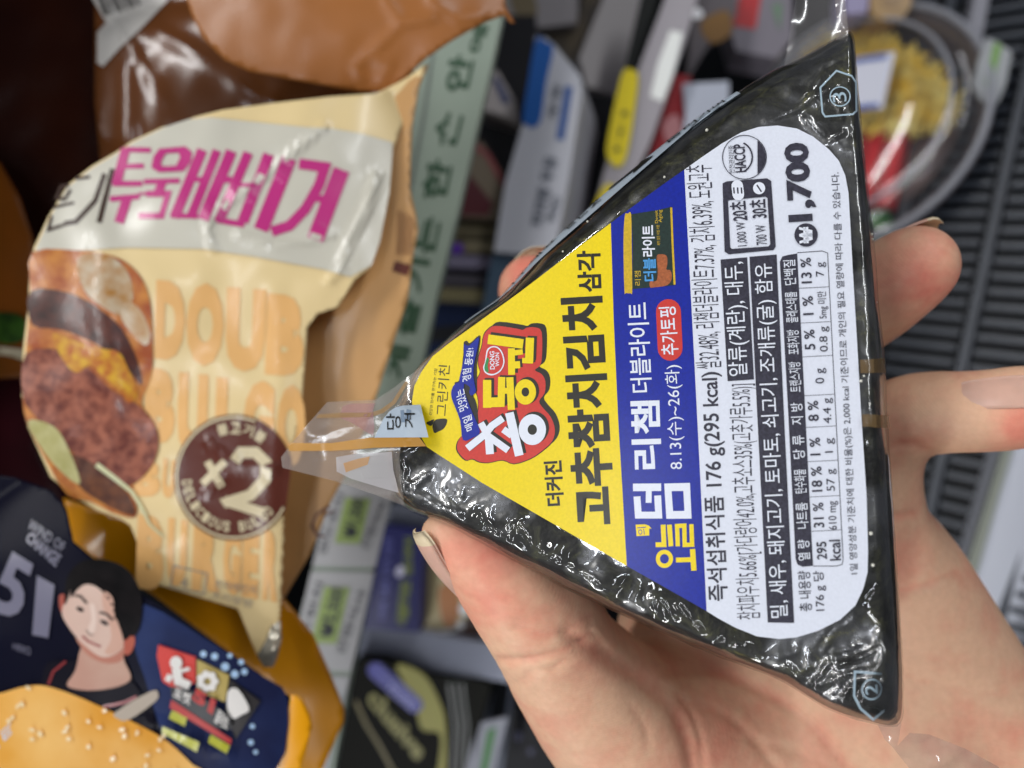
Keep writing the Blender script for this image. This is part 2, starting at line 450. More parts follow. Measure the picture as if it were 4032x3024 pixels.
v, f = shell(-6, -0.5, 0.25, 34, fn=lambda x, y: noise.noise(Vector((x * 0.01, y * 0.01, 8.0))))
build("seaweed_wrap", v, f, NORI, pack, smooth=True)
FILM = film_mat("clear_film", base=0.05, rough=0.06, bump=0.12, bscale=60, bdist=0.0005, patch=0.34)
v, f = shell(4, 0.25, 0.55, 11.5, fn=crumple)
build("film_wrap", v, f, FILM, pack, smooth=True)

# clear film drawn out to a point beyond the rice, front and back sheets
tip = [(1106, 1800), (1112, 1842), (1316, 1893), (1478, 1948), (1592, 1992), (1580, 1900), (1572, 1800), (1590, 1650), (1650, 1500), (1700, 1404),
       (1628, 1468), (1560, 1520), (1479, 1574), (1289, 1583), (1203, 1680), (1150, 1744)]
def tz(px, py):
    t = min(1, max(0, (px - 1106) / 500)); c = 1825 + (px - 1106) * 0.02
    e = max(0, 1 - ((py - c) / (60 + t * 190)) ** 2)
    return LP.z(px, py) + 3.5 - 4.0 * t - 3.0 * e * t + 0.5 * noise.noise(Vector((px * 0.006, py * 0.012, 0)))
TS = Func(tz)
g = Geo(TS, 0.0); g.poly(tip, step=16)
FT = film_mat("tip_film", base=0.05, rough=0.10, bump=0.10, bscale=45, haze=0.20, hazecol=(0.58, 0.50, 0.44))
o = build("film_tip", g.v, g.f, FT, pack, smooth=True)
def tz2(px, py):
    t = min(1, max(0, (px - 1106) / 500)); return tz(px, py) + 0.4 + 20 * t ** 1.3
g = Geo(Func(tz2), 0.0); g.poly([(1108, 1800), (1112, 1842), (1316, 1893), (1478, 1948), (1600, 1980), (1640, 1700), (1670, 1480), (1479, 1574), (1289, 1583), (1203, 1680)], step=20)
build("film_tip_back", g.v, g.f, FT, pack, smooth=True)

# printed marks on the film
GOLD = mat("gold_print", "#c08a34", 0.35, 0.5, alpha=0.85)
GOLD2 = mat("gold_print_thin", "#96713c", 0.4, 0.4, alpha=0.7)
PALE = mat("pale_print", "#a9b6c2", 0.4, 0.4)
INK = mat("black_ink", "#17150f", 0.45, 0.3)
PINK = mat("pink_print", "#a9767a", 0.4, 0.3, alpha=0.5)
g = Geo(TS, 0.35); g.sub = 30
g.poly(T(zL, [(300, 790), (330, 762), (680, 762), (860, 735), (1000, 716), (1440, 712), (1500, 790), (1050, 803), (850, 820), (680, 830), (300, 830)]))
g.build("tear_tape", GOLD, pack)
g = Geo(TS, 0.3, 30); g.poly(T(zL, [(540, 545), (560, 512), (760, 498), (1010, 498), (1100, 470), (1200, 400), (1320, 220), (1345, 235), (1230, 420), (1130, 500), (1020, 535), (760, 540)]))
g.build("tear_tape", GOLD2, pack)
g = Geo(TS, 0.28, 40); g.poly(T(zL, [(770, 445), (830, 420), (1055, 415), (1035, 480), (1050, 620), (1040, 700), (1000, 680), (860, 590), (745, 540)]))
g.build("pink_print", PINK, pack)
g = Geo(TS, 0.4, 40); g.poly(T(zL, [(1048, 715), (1085, 640), (1130, 545), (1180, 485), (1235, 450), (1300, 435), (1450, 428), (1520, 712)]))
pp = g.build("pull_tab_print", PALE, pack)
g = Geo(TS, 0.2, 30); g.poly(T(zL, [(715, 885), (860, 860), (1000, 850), (1200, 838), (1215, 1000), (1262, 1195), (1100, 1150), (850, 1075), (720, 1010)])); g.build("milky_sheet", mat("milky", "#c4c0c2", 0.25, 0.5, alpha=0.55, coat=0.5), pack)
g = Geo(TS, 0.3, 30); g.poly(T(zL, [(778, 938), (900, 900), (1010, 878), (990, 950), (890, 985), (800, 1018)])); g.build("orange_print", mat("orange_print", "#c9965a", 0.4, 0.4, alpha=0.6), pack)
g = Geo(TS, 0.5, 30)
g.text("당", zL(1278, 645), zL(1278, 505), 58, 0.0); g.text("겨", zL(1400, 630), zL(1400, 500), 42)
g.build("lettering", INK, pp)
g = Geo(TS, 0.46, 30); g.stroke(T(zL, [(1290, 475), (1300, 580)]), 14); g.stroke(T(zL, [(1350, 470), (1330, 560)]), 18)
g.build("blue_mark", mat("greyblue_print", "#73859a", 0.4), pp)
# gold tape crossing the lower rim
rimS = Func(lambda px, py: LP.z(px, py) + max(0, (px - (3398 + (py - 1500) * 0.035)) / 60.0) ** 2 * 7)
def _wp(a, t):
    i = int(a); fr = a - i; return ringpt(i, t, 8, 1.1).lerp(ringpt(i + 1, t, 8, 1.1), fr)
for a in ((1416, 1469), (1631, 1680)):
    vt = []; a0_, a1_ = [NS * (16 if yy < 1500 else 17) + NS * ((yy - (1000 if yy < 1500 else 1500)) / 500) for yy in a]
    for i_ in range(5):
        yy = a[0] + (a[1] - a[0]) * i_ / 4; aa = a0_ + (a1_ - a0_) * i_ / 4
        vt += [LP.P(3386 + (yy - 1416) * .04, yy, 1.1), LP.P(3412 + (yy - 1416) * .04, yy, 1.2)] + [_wp(aa, t_) for t_ in (0.12, 0.3, 0.5, 0.75, 1.0, 1.15)]
    build("tear_tape", vt, [(i_ * 8 + j_, i_ * 8 + j_ + 1, i_ * 8 + j_ + 9, i_ * 8 + j_ + 8) for i_ in range(4) for j_ in range(7)], mat("gold_print_dim", "#7d6136", 0.4, 0.4, alpha=0.5), pack)
FP_ = mat("corner_print", "#9fb4c0", 0.4, 0.4)
for nm, pts, c, dg, A, B in (("fold_mark_three", [(945, 545), (1045, 440), (1140, 472), (1166, 512), (1170, 690), (1148, 710), (975, 725), (958, 700)], (1068, 600), "3", (1106, 632), (1100, 568)),
                  ("fold_mark_two", None, None, "2", None, None)):
    g = Geo(rimS, 1.3, 20)
    if not pts: g.l = 2.0
    if pts:
        g.stroke(T(zT, pts), 7, closed=True); cc = zT(*c); g.ell(cc[0], cc[1], 42, 40, hole=0.88); g.text("3", zT(1110, 630), zT(1104, 570), 54)
    else:
        g.stroke(T(z8, [(1160, 1060), (1355, 1075), (1378, 1092), (1370, 1280), (1275, 1358), (1195, 1290), (1155, 1210)]), 8, closed=True)
        cc = z8(1265, 1170); g.ell(cc[0], cc[1], 40, 42, 0.5, hole=0.88); g.text("2", z8(1302, 1200), z8(1298, 1140), 48, 0.0)
    g.build(nm, FP_, pack)
# pale printed strip with writing along the upper side wall
nS = len(Rr)
def wallstrip(i0, i1, t0, t1, lift, name, m, k=6, parent=None):
    v = []; f = []; n = i1 - i0
    for i in range(i0, i1 + 1):
        e = math.sin(math.pi * (i - i0) / n) ** 0.35
        for j in range(k + 1):
            t = t0 + (t1 - t0) * j / k if j else t0 + (t1 - t0) * (1 - e) * 0.9
            p = ringpt(i, t, 5 + lift * 28, 0.2); v.append(p)
    for i in range(n):
        for j in range(k):
            a = i * (k + 1) + j; f.append((a, a + 1, a + k + 2, a + k + 1))
    return build(name, v, f, m, parent or pack, smooth=True)
st = wallstrip(NS * 3, NS * 9 + 2, 0.50, 1.35, 0.15, "side_print", PALE)
class Wall:
    def P(s, a, t, lift): 
        i = int(a); fr = a - i; return ringpt(i, t, 5 + lift * 28, 0.2).lerp(ringpt(i + 1, t, 5 + lift * 28, 0.2), fr)
g = Geo(Wall(), 0.3); 
for txt, a0, a1, t0, t1 in (("당겨주세요", NS * 3 + 6, NS * 5 + 4, 0.98, 0.72), ("뜯는곳", NS * 5 + 6, NS * 6.4, 1.0, 0.65), ("돌려가며", NS * 7.6, NS * 8.9, 0.95, 0.7)):
    v_, f_ = text_mesh(txt, 0.01); xs = [q[0] for q in v_]; ys = [q[1] for q in v_]
    b = len(g.v); g.v += [Wall().P(a0 + (a1 - a0) * (q[0] - min(xs)) / (max(xs) - min(xs)), t1 + (t0 - t1) * (q[1] - min(ys)) / (max(ys) - min(ys)), 0.3) for q in v_]
    g.f += [tuple(b + i for i in q) for q in f_]
g.build("lettering", INK, st)
v_ = [Wall().P(a, t, 0.34) for a, t in ((NS * 6.55, 0.95), (NS * 6.6, 0.8), (NS * 7.0, 0.72), (NS * 6.95, 0.62), (NS * 7.35, 0.66), (NS * 7.2, 0.92), (NS * 7.1, 0.8))]
build("arrow", v_, [(0, 1, 2, 6), (2, 3, 4, 6), (4, 5, 6)], INK, st)

# loose film ends at the two upper corners
FF = film_mat("flap_film", base=0.06, rough=0.14, bump=0.5, bscale=70, haze=0.13, hazecol=(0.55, 0.53, 0.53))
g = Geo(Func(lambda x, y: LP.z(x, y) + 8 + 2.5 * noise.noise(Vector((x * .006, y * .004, 0))) + (250 - y) * 0.01), 0.0)
g.poly(T(zT, [(718, 415), (740, 300), (760, 170), (785, 40), (800, -60), (1090, -60), (1105, 60), (1108, 150), (1100, 235), (1050, 262), (930, 335), (830, 398)]), step=22)
build("film_end", g.v, g.f, FF, pack, smooth=True)
g = Geo(Func(lambda x, y: LP.z(x, y) + 6 + 1.2 * noise.noise(Vector((x * .02, y * .02, 0)))), 0.0)
g.poly(T(zT, [(1030, -60), (1040, 60), (1055, 150), (1040, 240), (1080, 300), (1110, 430), (1150, 380), (1125, 235), (1118, 170), (1105, 60), (1095, -60)]), step=14)
build("film_seam", g.v, g.f, FT, pack, smooth=True)
g = Geo(Func(lambda x, y: LP.z(x, y) + 9 + 1.5 * noise.noise(Vector((x * .012, y * .02, 3))) + (y - 2850) * 0.035), 0.0)
g.poly(T(z8, [(1300, 1385), (1345, 1480), (1400, 1535), (1520, 1690), (1640, 1760), (2200, 1760), (2050, 1650), (1850, 1540), (1620, 1450), (1500, 1440), (1425, 1520), (1450, 1375), (1380, 1400)]), step=18)
build("film_end", g.v, g.f, FF, pack, smooth=True)
# water droplets and rice crumbs caught under the film
g = []
for (x, y) in [(2616, 697), (2313, 872), (2783, 512), (2216, 990), (3432, 922), (3435, 942), (3452, 1190), (3441, 1245), (3402, 1480), (3390, 1500), (3425, 1590), (3484, 1972), (3502, 1962), (3502, 2168), (3508, 2441), (3254, 2516), (3437, 2225), (3429, 2100)]:
    g.append((x, y))
bm = bmesh.new()
for (x, y) in g:
    p = rimS.P(x, y, 0.8); r = 0.16 + 0.12 * random.random()
    bmesh.ops.create_icosphere(bm, subdivisions=1, radius=r, matrix=Matrix.Translation(p))
bm.verts.index_update()
o = build("crumb_specks", [v.co.copy() for v in bm.verts], [tuple(v.index for v in q.verts) for q in bm.faces], mat("crumb", "#d8d6c8", 0.3), pack); o["kind"] = "stuff"; bm.free()

# ------------------------------------------------------------------ label
def label_mat(name, col, var=0.06, coat=0.3, rough=0.38):
    m = mat(name, col, rough, 0.45, var=var, vscale=2600, bump=0.25, bscale=1500, bdist=0.00006, coat=coat)
    m.node_tree.nodes["Principled BSDF"].inputs["Coat Roughness"].default_value = 0.22
    return m
LW = label_mat("label_white", "#dfe3ee", 0.05)
LY = label_mat("label_yellow", "#f2d600", 0.07); LB = label_mat("label_blue", "#03209c", 0.2)
LK = label_mat("label_black", "#2a271d", 0.15); LG = label_mat("label_grey_ink", "#3c3a48", 0.45)
LR = label_mat("label_red", "#cf3a30", 0.1); LWH = label_mat("label_white_ink", "#e4e8f2", 0.03)
def lslab(name, pts, m, lift, th):
    return slab(name, LP, pts, th, m, lab_parent, lift)
lab_parent = pack
label = slab("label", LP, LBL, 0.08, LW, pack, 0.62)
L0 = 0.64
bl_y = [(2405, 878), (2416, 1250), (2434, 1650), (2452, 1950), (2468, 2228)]; bl_w = [(2694, 668), (2714, 1050), (2734, 1425), (2758, 1900), (2782, 2406)]
def lab_between(a, b): return LBL[a:b + 1]
ylw = LBL[41:] + LBL[:9] + bl_y[1:]
Geo(LP, L0).poly([(x, y) for x, y in ylw]).build("yellow_panel", LY, label)
blu = [(2468, 2228), (2700, 2359)] + bl_w[::-1] + [(2600, 734), (2477, 824)] + bl_y
Geo(LP, L0).poly(blu[:-1]).build("blue_panel", LB, label)
# headline words
g = Geo(LP, L0 + .03)
g.text("고추참치김치", (2425, 2062), (2372, 1164), 166, 0.040)
g.text("삼각", (2370, 1148), (2364, 985), 94, 0.028)
g.text("더커진", (2222, 1990), (2212, 1812), 72, 0.032)
g.text("건강한 한끼를 연구하는 기업", (1700, 1636), (1722, 1453), 12)
g.text("그린키친", (1759, 1638), (1772, 1439), 44, 0.0)
g.smooth(T(zA, [(465, 1226), (448, 1170), (462, 1125), (500, 1105), (570, 1105), (572, 1145), (545, 1190), (505, 1212)]))
g.smooth(T(zA, [(395, 1138), (430, 1120), (462, 1108), (455, 1135), (440, 1165), (415, 1158)]))
g.build("lettering", LK, label)
# round logo: black shadow, red body, white and yellow strokes
blob = [(665, 1320), (672, 1390), (740, 1462), (800, 1452), (860, 1478), (940, 1484), (1060, 1462), (1160, 1494), (1300, 1450), (1400, 1385), (1490, 1300), (1515, 1200),
        (1480, 1090), (1412, 1010), (1378, 950), (1425, 880), (1432, 780), (1400, 715), (1340, 680), (1385, 640), (1402, 560), (1400, 350), (1345, 308), (1270, 310),
        (1235, 330), (1180, 318), (1000, 294), (935, 325), (895, 380), (880, 470), (852, 560), (850, 640), (866, 700), (838, 760), (828, 850), (850, 950), (840, 1080), (800, 1200), (705, 1255)]
g = Geo(LP, L0 + .03); cxz, cyz = 1130, 900
g.smooth([zA(x + 38 + (x - cxz) * 0.012, y - 32 + (y - cyz) * 0.006) for x, y in blob], 3)
g.smooth([zA(x + (x - cxz) * 0.02, y + (y - cyz) * 0.012) for x, y in blob], 3)
g.build("logo_shadow", LK, label)
g = Geo(LP, L0 + .045); g.smooth(T(zA, blob), 3); g.build("logo_red", LR, label)
S_w = [([(752, 1362), (905, 1240), (965, 1165), (1062, 1098)], 62), ([(868, 1140), (935, 1255), (1108, 1378)], 60), ([(938, 1255), (950, 1412)], 70),
       ([(1118, 1050), (1205, 1425)], 76), ([(1065, 1195), (1140, 1250)], 60)]
S_y = [([(925, 765), (925, 1008)], 72), ([(1052, 740), (1046, 990)], 62), ([(900, 962), (1075, 958)], 84), ([(1122, 742), (1136, 1025)], 62), ([(1050, 860), (1130, 860)], 50),
       ([(932, 410), (1238, 452)], 84), ([(1136, 490), (1138, 720)], 60), ([(1140, 636), (1212, 632)], 62), ([(1160, 530), (1235, 520)], 46), ([(1298, 398), (1290, 606)], 72), ([(1230, 596), (1325, 600)], 46)]
g = Geo(LP, L0 + .06)
for pts, w in S_w + S_y: g.stroke([zA(x + 20, y - 16) for x, y in pts], (w + 10) / 2.212)
g.ell(*zA(1338, 1180), 57, 63); g.ell(*zA(1278, 856), 45, 53)
g.build("logo_outline", LK, label)
g = Geo(LP, L0 + .10)
for pts, w in S_w: g.stroke(T(zA, pts), w / 2.212)
g.ell(*zA(1318, 1198), 54, 61, hole=0.34); g.build("logo_letters_white", LWH, label)
g = Geo(LP, L0 + .10)
for pts, w in S_y: g.stroke(T(zA, pts), w / 2.212)
g.ell(*zA(1258, 870), 42, 50, hole=0.36); g.build("logo_letters_yellow", LY, label)
g = Geo(LP, L0 + .14); g.smooth(T(zA, [(912, 560), (925, 500), (970, 472), (1020, 480), (1060, 530), (1076, 610), (1050, 680), (1000, 718), (950, 725), (905, 700), (890, 655), (905, 610)]), 4)
g.build("badge_rim", LWH, label)
g = Geo(LP, L0 + .15); g.smooth(T(zA, [(922, 562), (935, 508), (970, 482), (1015, 490), (1050, 535), (1065, 610), (1042, 672), (998, 706), (955, 712), (915, 695), (902, 655), (914, 610)]), 4)
g.build("badge_red", LR, label)
g = Geo(LP, L0 + .16); g.smooth(T(zA, [(925, 570), (940, 590), (930, 640), (938, 690), (925, 700), (905, 680), (902, 645)]), 4); g.build("badge_leaf", label_mat("label_green", "#2f8a4a"), label)
g = Geo(LP, L0 + .17); g.text("DONG", zA(992, 672), zA(988, 515), 19, 0.02); g.text("WON", zA(1032, 648), zA(1030, 528), 16, 0.02); g.build("lettering", LWH, label)
g = Geo(LP, L0 + .06); g.smooth(T(zA, [(720, 470), (722, 435), (750, 424), (775, 445), (858, 375), (862, 450), (835, 640), (838, 860), (800, 890), (835, 985), (850, 1210), (760, 960), (640, 800), (690, 760), (715, 560)]), 3); g.build("ribbon_shadow", LK, label)
g = Geo(LP, L0 + .18)
g.smooth(T(zA, [(714, 1288), (690, 1120), (628, 960), (612, 895), (618, 845), (640, 805), (680, 786), (722, 790), (722, 850), (752, 940), (800, 1060), (862, 1215), (800, 1268)]), 3)
g.smooth(T(zA, [(694, 790), (682, 762), (705, 660), (722, 560), (722, 452), (765, 468), (848, 395), (846, 460), (812, 620), (806, 740), (826, 850), (818, 880), (786, 902), (768, 870), (775, 830), (735, 800)]), 3)
g.build("ribbon", LB, label)
g = Geo(LP, L0 + .2)
g.quad("매일", zA(808, 1192), zA(788, 1062), zA(706, 1095), zA(742, 1220), 0.012); g.quad("맛있는", zA(762, 1015), zA(722, 835), zA(646, 870), zA(682, 1050), 0.012)
g.quad("경험", zA(785, 762), zA(788, 660), zA(712, 672), zA(704, 790), 0.012); g.quad("동원!", zA(798, 640), zA(808, 486), zA(752, 490), zA(722, 632), 0.012)
g.build("lettering", LWH, label)
# blue band
g = Geo(LP, L0 + .04)
g.stroke(T(z4, [(575, 842), (590, 1046), (812, 1046), (800, 832)]), 27); g.stroke(T(z4, [(532, 744), (838, 742)]), 30); g.stroke(T(z4, [(704, 745), (702, 912)]), 23)
g.poly(T(z4, [(872, 702), (1152, 695), (1170, 1084), (895, 1086)]), [T(z4, [(952, 785), (1080, 782), (1092, 1000), (968, 1002)])])
g.text("리챔", (2606, 1846), (2598, 1576), 116, 0.026)
g.text("더블라이트", (2568, 1543), (2552, 1190), 84, 0.01)
g.text("8.13(수)~26(화)", (2700, 1846), (2684, 1436), 68, 0.0)
g.build("lettering", LWH, label)
g = Geo(LP, L0 + .04)
g.stroke(T(z4, [(778, 1368), (870, 1368), (860, 1150)]), 19)
g.stroke(T(z4, [(928, 1150), (945, 1385)]), 19)
g.stroke(T(z4, [(1020, 1385), (1012, 1165), (1090, 1160), (1095, 1370), (1175, 1368), (1168, 1145)]), 17)
g.ell(*z4(874, 1522), 34, 36, hole=0.52)
g.stroke(T(z4, [(1180, 1415), (1195, 1650)]), 21); g.stroke(T(z4, [(1000, 1535), (1180, 1530)]), 19)
g.poly(T(z4, [(560, 1150), (660, 1145), (705, 1160), (735, 1195), (708, 1190), (710, 1268), (570, 1275)]))
g.build("yellow_lettering", LY, label)
g = Geo(LP, L0 + .06); g.text("의", z4(680, 1258), z4(672, 1172), 34); g.build("lettering", LB, label)
def pill(c0, c1, r, n=10):
    a = Vector(c0); b = Vector(c1); d = (b - a).normalized(); ang = math.atan2(d.y, d.x)
    return [(b.x + r * math.cos(ang - math.pi / 2 + math.pi * i / n), b.y + r * math.sin(ang - math.pi / 2 + math.pi * i / n)) for i in range(n + 1)] + \
           [(a.x + r * math.cos(ang + math.pi / 2 + math.pi * i / n), a.y + r * math.sin(ang + math.pi / 2 + math.pi * i / n)) for i in range(n + 1)]
g = Geo(LP, L0 + .04); g.poly(pill(z3(918, 350), z3(936, 750), 49)); g.build("red_pill", LR, label)
g = Geo(LP, L0 + .06); g.text("추가토핑", (2673, 1396), (2661, 1206), 68, 0.012); g.build("lettering", LWH, label)
# picture of a tin
g = Geo(LP, L0 + .04); g.poly(T(z2, [(516, 672), (800, 628), (955, 590), (975, 980), (992, 1445), (760, 1468), (525, 1488), (528, 1000)])); g.build("tin_body_picture", label_mat("tin_green", "#22352f", 0.3), label)
g = Geo(LP, L0 + .05); g.smooth(T(z2, [(442, 690), (475, 668), (512, 672), (518, 1000), (524, 1500), (505, 1532), (455, 1530), (438, 1500), (428, 1000)]), 3)
g.stroke(T(z2, [(948, 600), (962, 980), (985, 1440)]), 8)
g.text("리챔", z2(620, 1448), z2(615, 1290), 24, 0.0); g.text("Aging", z2(860, 760), z2(855, 625), 18); g.text("Densit", z2(805, 770), z2(800, 630), 12)
g.text("짜지 않은 비법 사용", z2(830, 1010), z2(820, 790), 13); g.build("tin_gold_picture", label_mat("tin_gold", "#d8b32a", 0.2), label)
g = Geo(LP, L0 + .05); g.smooth(T(z2, [(790, 1130), (840, 1108), (900, 1130), (905, 1220), (895, 1275), (940, 1285), (955, 1370), (905, 1445), (760, 1470), (720, 1470), (715, 1405), (790, 1395), (800, 1260)]), 3)
g.build("tin_meat_picture", label_mat("tin_meat", "#b4653a", 0.35), label)
g = Geo(LP, L0 + .07); g.text("라이트", z2(772, 1132), z2(766, 792), 51, 0.025); g.build("lettering", LWH, label)
g = Geo(LP, L0 + .07); g.text("더블", z2(788, 1400), z2(780, 1150), 51, 0.025); g.build("lettering", label_mat("label_sky", "#4d9bd8"), label)
# white field: fine print
g = Geo(LP, L0 + .03)
g.text("즉석섭취식품 176 g(295 kcal)", (2880, 2364), (2842, 1462), 92, 0.016)
g.text("쌀32.48%, 리챔더블라이트7.37%, 김치6.39%, 도원고추", (2846, 1449), (2806, 647), 106, -0.004)
g.text("참치파우치5.66%[가다랑어42.0%,고추소스35%(고춧가루5.5%)]", (3010, 2436), (2974, 1510), 108, -0.004)
bars = [[(2837, 1022), (2942, 1013), (2969, 1494), (2865, 1501)], [(2951, 1011), (3058, 1002), (3090, 1700), (3127, 2453), (3023, 2451), (2985, 1700)]]
for b in bars: g.poly(b)
tb = lambda y, o=0: 3105 + 0 * y
def tx(y, u):  # x of table column line; u 0 header left, 1 header right, 2 outer right
    t = (y - 1000) / 1228; return (3072 + 62 * t, 3139 + 62 * t, 3259 + 62 * t)[u]
g.poly([(tx(1030, 0) - 3, 1030), (tx(1010, 0) + 8, 1010), (tx(1004, 0) + 30, 1004), (tx(998, 1), 998), (tx(1600, 1), 1600), (tx(2228, 1), 2228), (tx(2232, 0) + 26, 2232), (tx(2222, 0) + 6, 2222), (tx(2200, 0), 2200), (tx(1600, 0), 1600)])
g.stroke([(tx(996, 1), 995), (tx(992, 2) - 22, 988), (tx(996, 2), 996), (tx(1015, 2), 1020), (tx(1600, 2), 1600), (tx(2205, 2), 2205), (tx(2222, 2) - 5, 2222), (tx(2228, 2) - 26, 2229), (tx(2228, 1), 2229)], 2.6)
for y in (2092, 1957, 1818, 1683, 1558, 1405, 1272, 1135): g.stroke([(tx(y, 1), y), (tx(y, 2), y - 6)], 1.8)
g.text("총 내용량", (3198, 2406), (3190, 2247), 50, 0.004); g.text("176 g 당", (3257, 2404), (3250, 2247), 50, 0.004)
g.text("1일 영양성분 기준치에 대한 비율(%)은 2,000 kcal 기준이므로 개인의 필요 열량에 따라 다를 수 있습니다.", (3384, 2260), (3309, 678), 37)
for t1, t2, a1, a2, c1, c2 in (("31 %", "610 mg", 2076, 1978, 2085, 1972), ("18 %", "57 g", 1935, 1836, 1932, 1845), ("1 %", "1 g", 1792, 1722, 1781, 1724),
                               ("8 %", "4.4 g", 1657, 1577, 1666, 1566), ("5 %", "0.8 g", 1376, 1297, 1383, 1284), ("1 %", "5mg 미만", 1239, 1165, 1253, 1145),
                               ("13 %", "7 g", 1114, 1014, 1087, 1031)):
    g.text(t1, (tx(a1, 1) + 53, a1), (tx(a2, 1) + 53, a2), 42, 0.014); g.text(t2, (tx(c1, 1) + 112, c1), (tx(c2, 1) + 112, c2), 42, 0.0)
g.text("295", (3257, 2202), (3254, 2132), 40, 0.014); g.text("kcal", (3312, 2206), (3308, 2124), 44, 0.012); g.text("0 g", (3257, 1508), (3253, 1448), 46)
g.poly([(2845, 722), (2862, 714), (3020, 702), (3036, 712), (3054, 970), (3046, 984), (2868, 1001), (2853, 990)], [[(2866, 788), (3014, 774), (3022, 780), (3033, 962), (3026, 970), (2882, 980), (2875, 974)]])
g.text("1,000 W", (2947, 967), (2939, 872), 42); g.text("20초", (2944, 867), (2938, 790), 66, 0.018); g.text("700 W", (3021, 962), (3015, 884), 42); g.text("30초", (3020, 857), (3016, 783), 66, 0.018)
g.ell(2931, 619, 88, 88, hole=0.965)
g.poly([(2931 + 84 * math.cos(a), 619 + 84 * math.sin(a)) for a in [(-52 + 104 * i / 14) * math.pi / 180 for i in range(15)]])
g.stroke([(2890 + 60 * math.cos(a) + 12, 619 + 62 * math.sin(a)) for a in [(-65 + 130 * i / 12) * math.pi / 180 for i in range(13)]], 6)
g.text("HACCP", (2940, 676), (2932, 566), 45, 0.02); g.text("안전관리인증", (2893, 682), (2889, 572), 22)
g.ell(3174, 925, 46, 46); g.text("1,700", (3218, 868), (3199, 558), 114, 0.045)
g.build("fine_print", LG, label)
g = Geo(LP, L0 + .18)
g.text("알류(계란), 대두,", (2957, 1478), (2936, 1029), 88, 0.004); g.text("밀, 새우, 돼지고기, 토마토, 쇠고기, 조개류(굴) 함유", (3115, 2430), (3050, 1036), 82, 0.004)
for t1, a1, a2 in (("열 량", 2206, 2124), ("나트륨", 2080, 1978), ("탄수화물", 1941, 1847), ("당 류", 1805, 1713), ("지 방", 1671, 1584), ("트랜스지방", 1542, 1423),
                   ("포화지방", 1394, 1297), ("콜레스테롤", 1269, 1148), ("단백질", 1121, 1022)):
    g.text(t1, (tx(a1, 0) + 58, a1), (tx(a2, 0) + 58, a2), 48, 0.006)
g.poly(pill((2907, 766), (2903, 732), 23)); g.ell(2989, 741, 24, 24)
g.text("₩", (3200, 958), (3198, 892), 52, 0.03)
g.build("lettering", LWH, label)
g = Geo(LP, L0 + .21)
for x in (2890, 2905, 2920): g.stroke([(x + 1, 762), (x - 1, 738)], 6)
g.stroke([(2980, 728), (2998, 755)], 6); g.build("oven_symbol", LG, label)
# ================================================================== hand
def chain(pts, sub=4):
    """pts: (px, py, depth mm, radius mm) -> capsules in the eye frame"""
    q = [(*at(p[0], p[1], p[2]), p[3]) for p in spline(pts, sub, closed=False)]
    return list(zip(q[:-1], q[1:]))
thumb = chain([(1726, 2098, 116.5, 2.5), (1800, 2130, 117, 3.9), (1905, 2204, 118, 5.7), (2032, 2325, 120, 7.8), (2140, 2450, 123, 9.0), (2190, 2540, 125, 8.9), (2250, 2630, 128, 10.0), (2390, 2790, 134, 12.5), (2600, 3000, 141, 15.5), (2860, 3300, 146, 20)])
index = chain([(2095, 1142, 150, 6.8), (2260, 1330, 152, 7.6), (2450, 1650, 156, 8.6), (2640, 2100, 160, 10), (2800, 2500, 160, 12)])
middle = chain([(2606, 752, 150, 7.0), (2700, 930, 152, 8), (2850, 1350, 158, 8.8), (2980, 1800, 162, 9.6), (3080, 2400, 160, 12)])
ring = chain([(3615, 1040, 128, 6.0), (3560, 1080, 129, 6.7), (3420, 1180, 134, 7.6), (3220, 1330, 142, 8.2), (3160, 1600, 150, 8.8), (3200, 2000, 156, 10), (3300, 2500, 156, 12)])
pinky = chain([(4120, 1575, 124, 5.4), (3980, 1610, 126, 6.1), (3820, 1622, 128, 6.1), (3660, 1625, 131, 6.4), (3540, 1660, 134, 6.6), (3460, 1780, 138, 7.0), (3445, 1960, 141, 7.6), (3470, 2130, 144, 8.6), (3560, 2400, 146, 11)])
palm = chain([(3475, 2170, 148, 9.0), (3570, 2400, 148, 10.5), (3720, 2680, 149, 12), (3900, 3000, 150, 14), (4050, 3400, 150, 20)]) + \
       chain([(2950, 2300, 158, 13), (3150, 2600, 156, 16), (3350, 2900, 152, 18), (3600, 3400, 152, 26)]) + \
       chain([(2700, 2500, 160, 13), (2850, 2750, 157, 16), (3000, 3100, 152, 22), (3300, 3600, 152, 28)]) + \
       chain([(3480, 2500, 152, 12), (3450, 2900, 152, 16)]) + chain([(2560, 2840, 147, 12), (2750, 3000, 148, 16)])
h = 0.85
lo = np.array([-26., -34., 104.]); hi = np.array([104., 92., 182.])
shp = np.ceil((hi - lo) / h).astype(int)
ax = [lo[k] + h * np.arange(shp[k]) for k in range(3)]
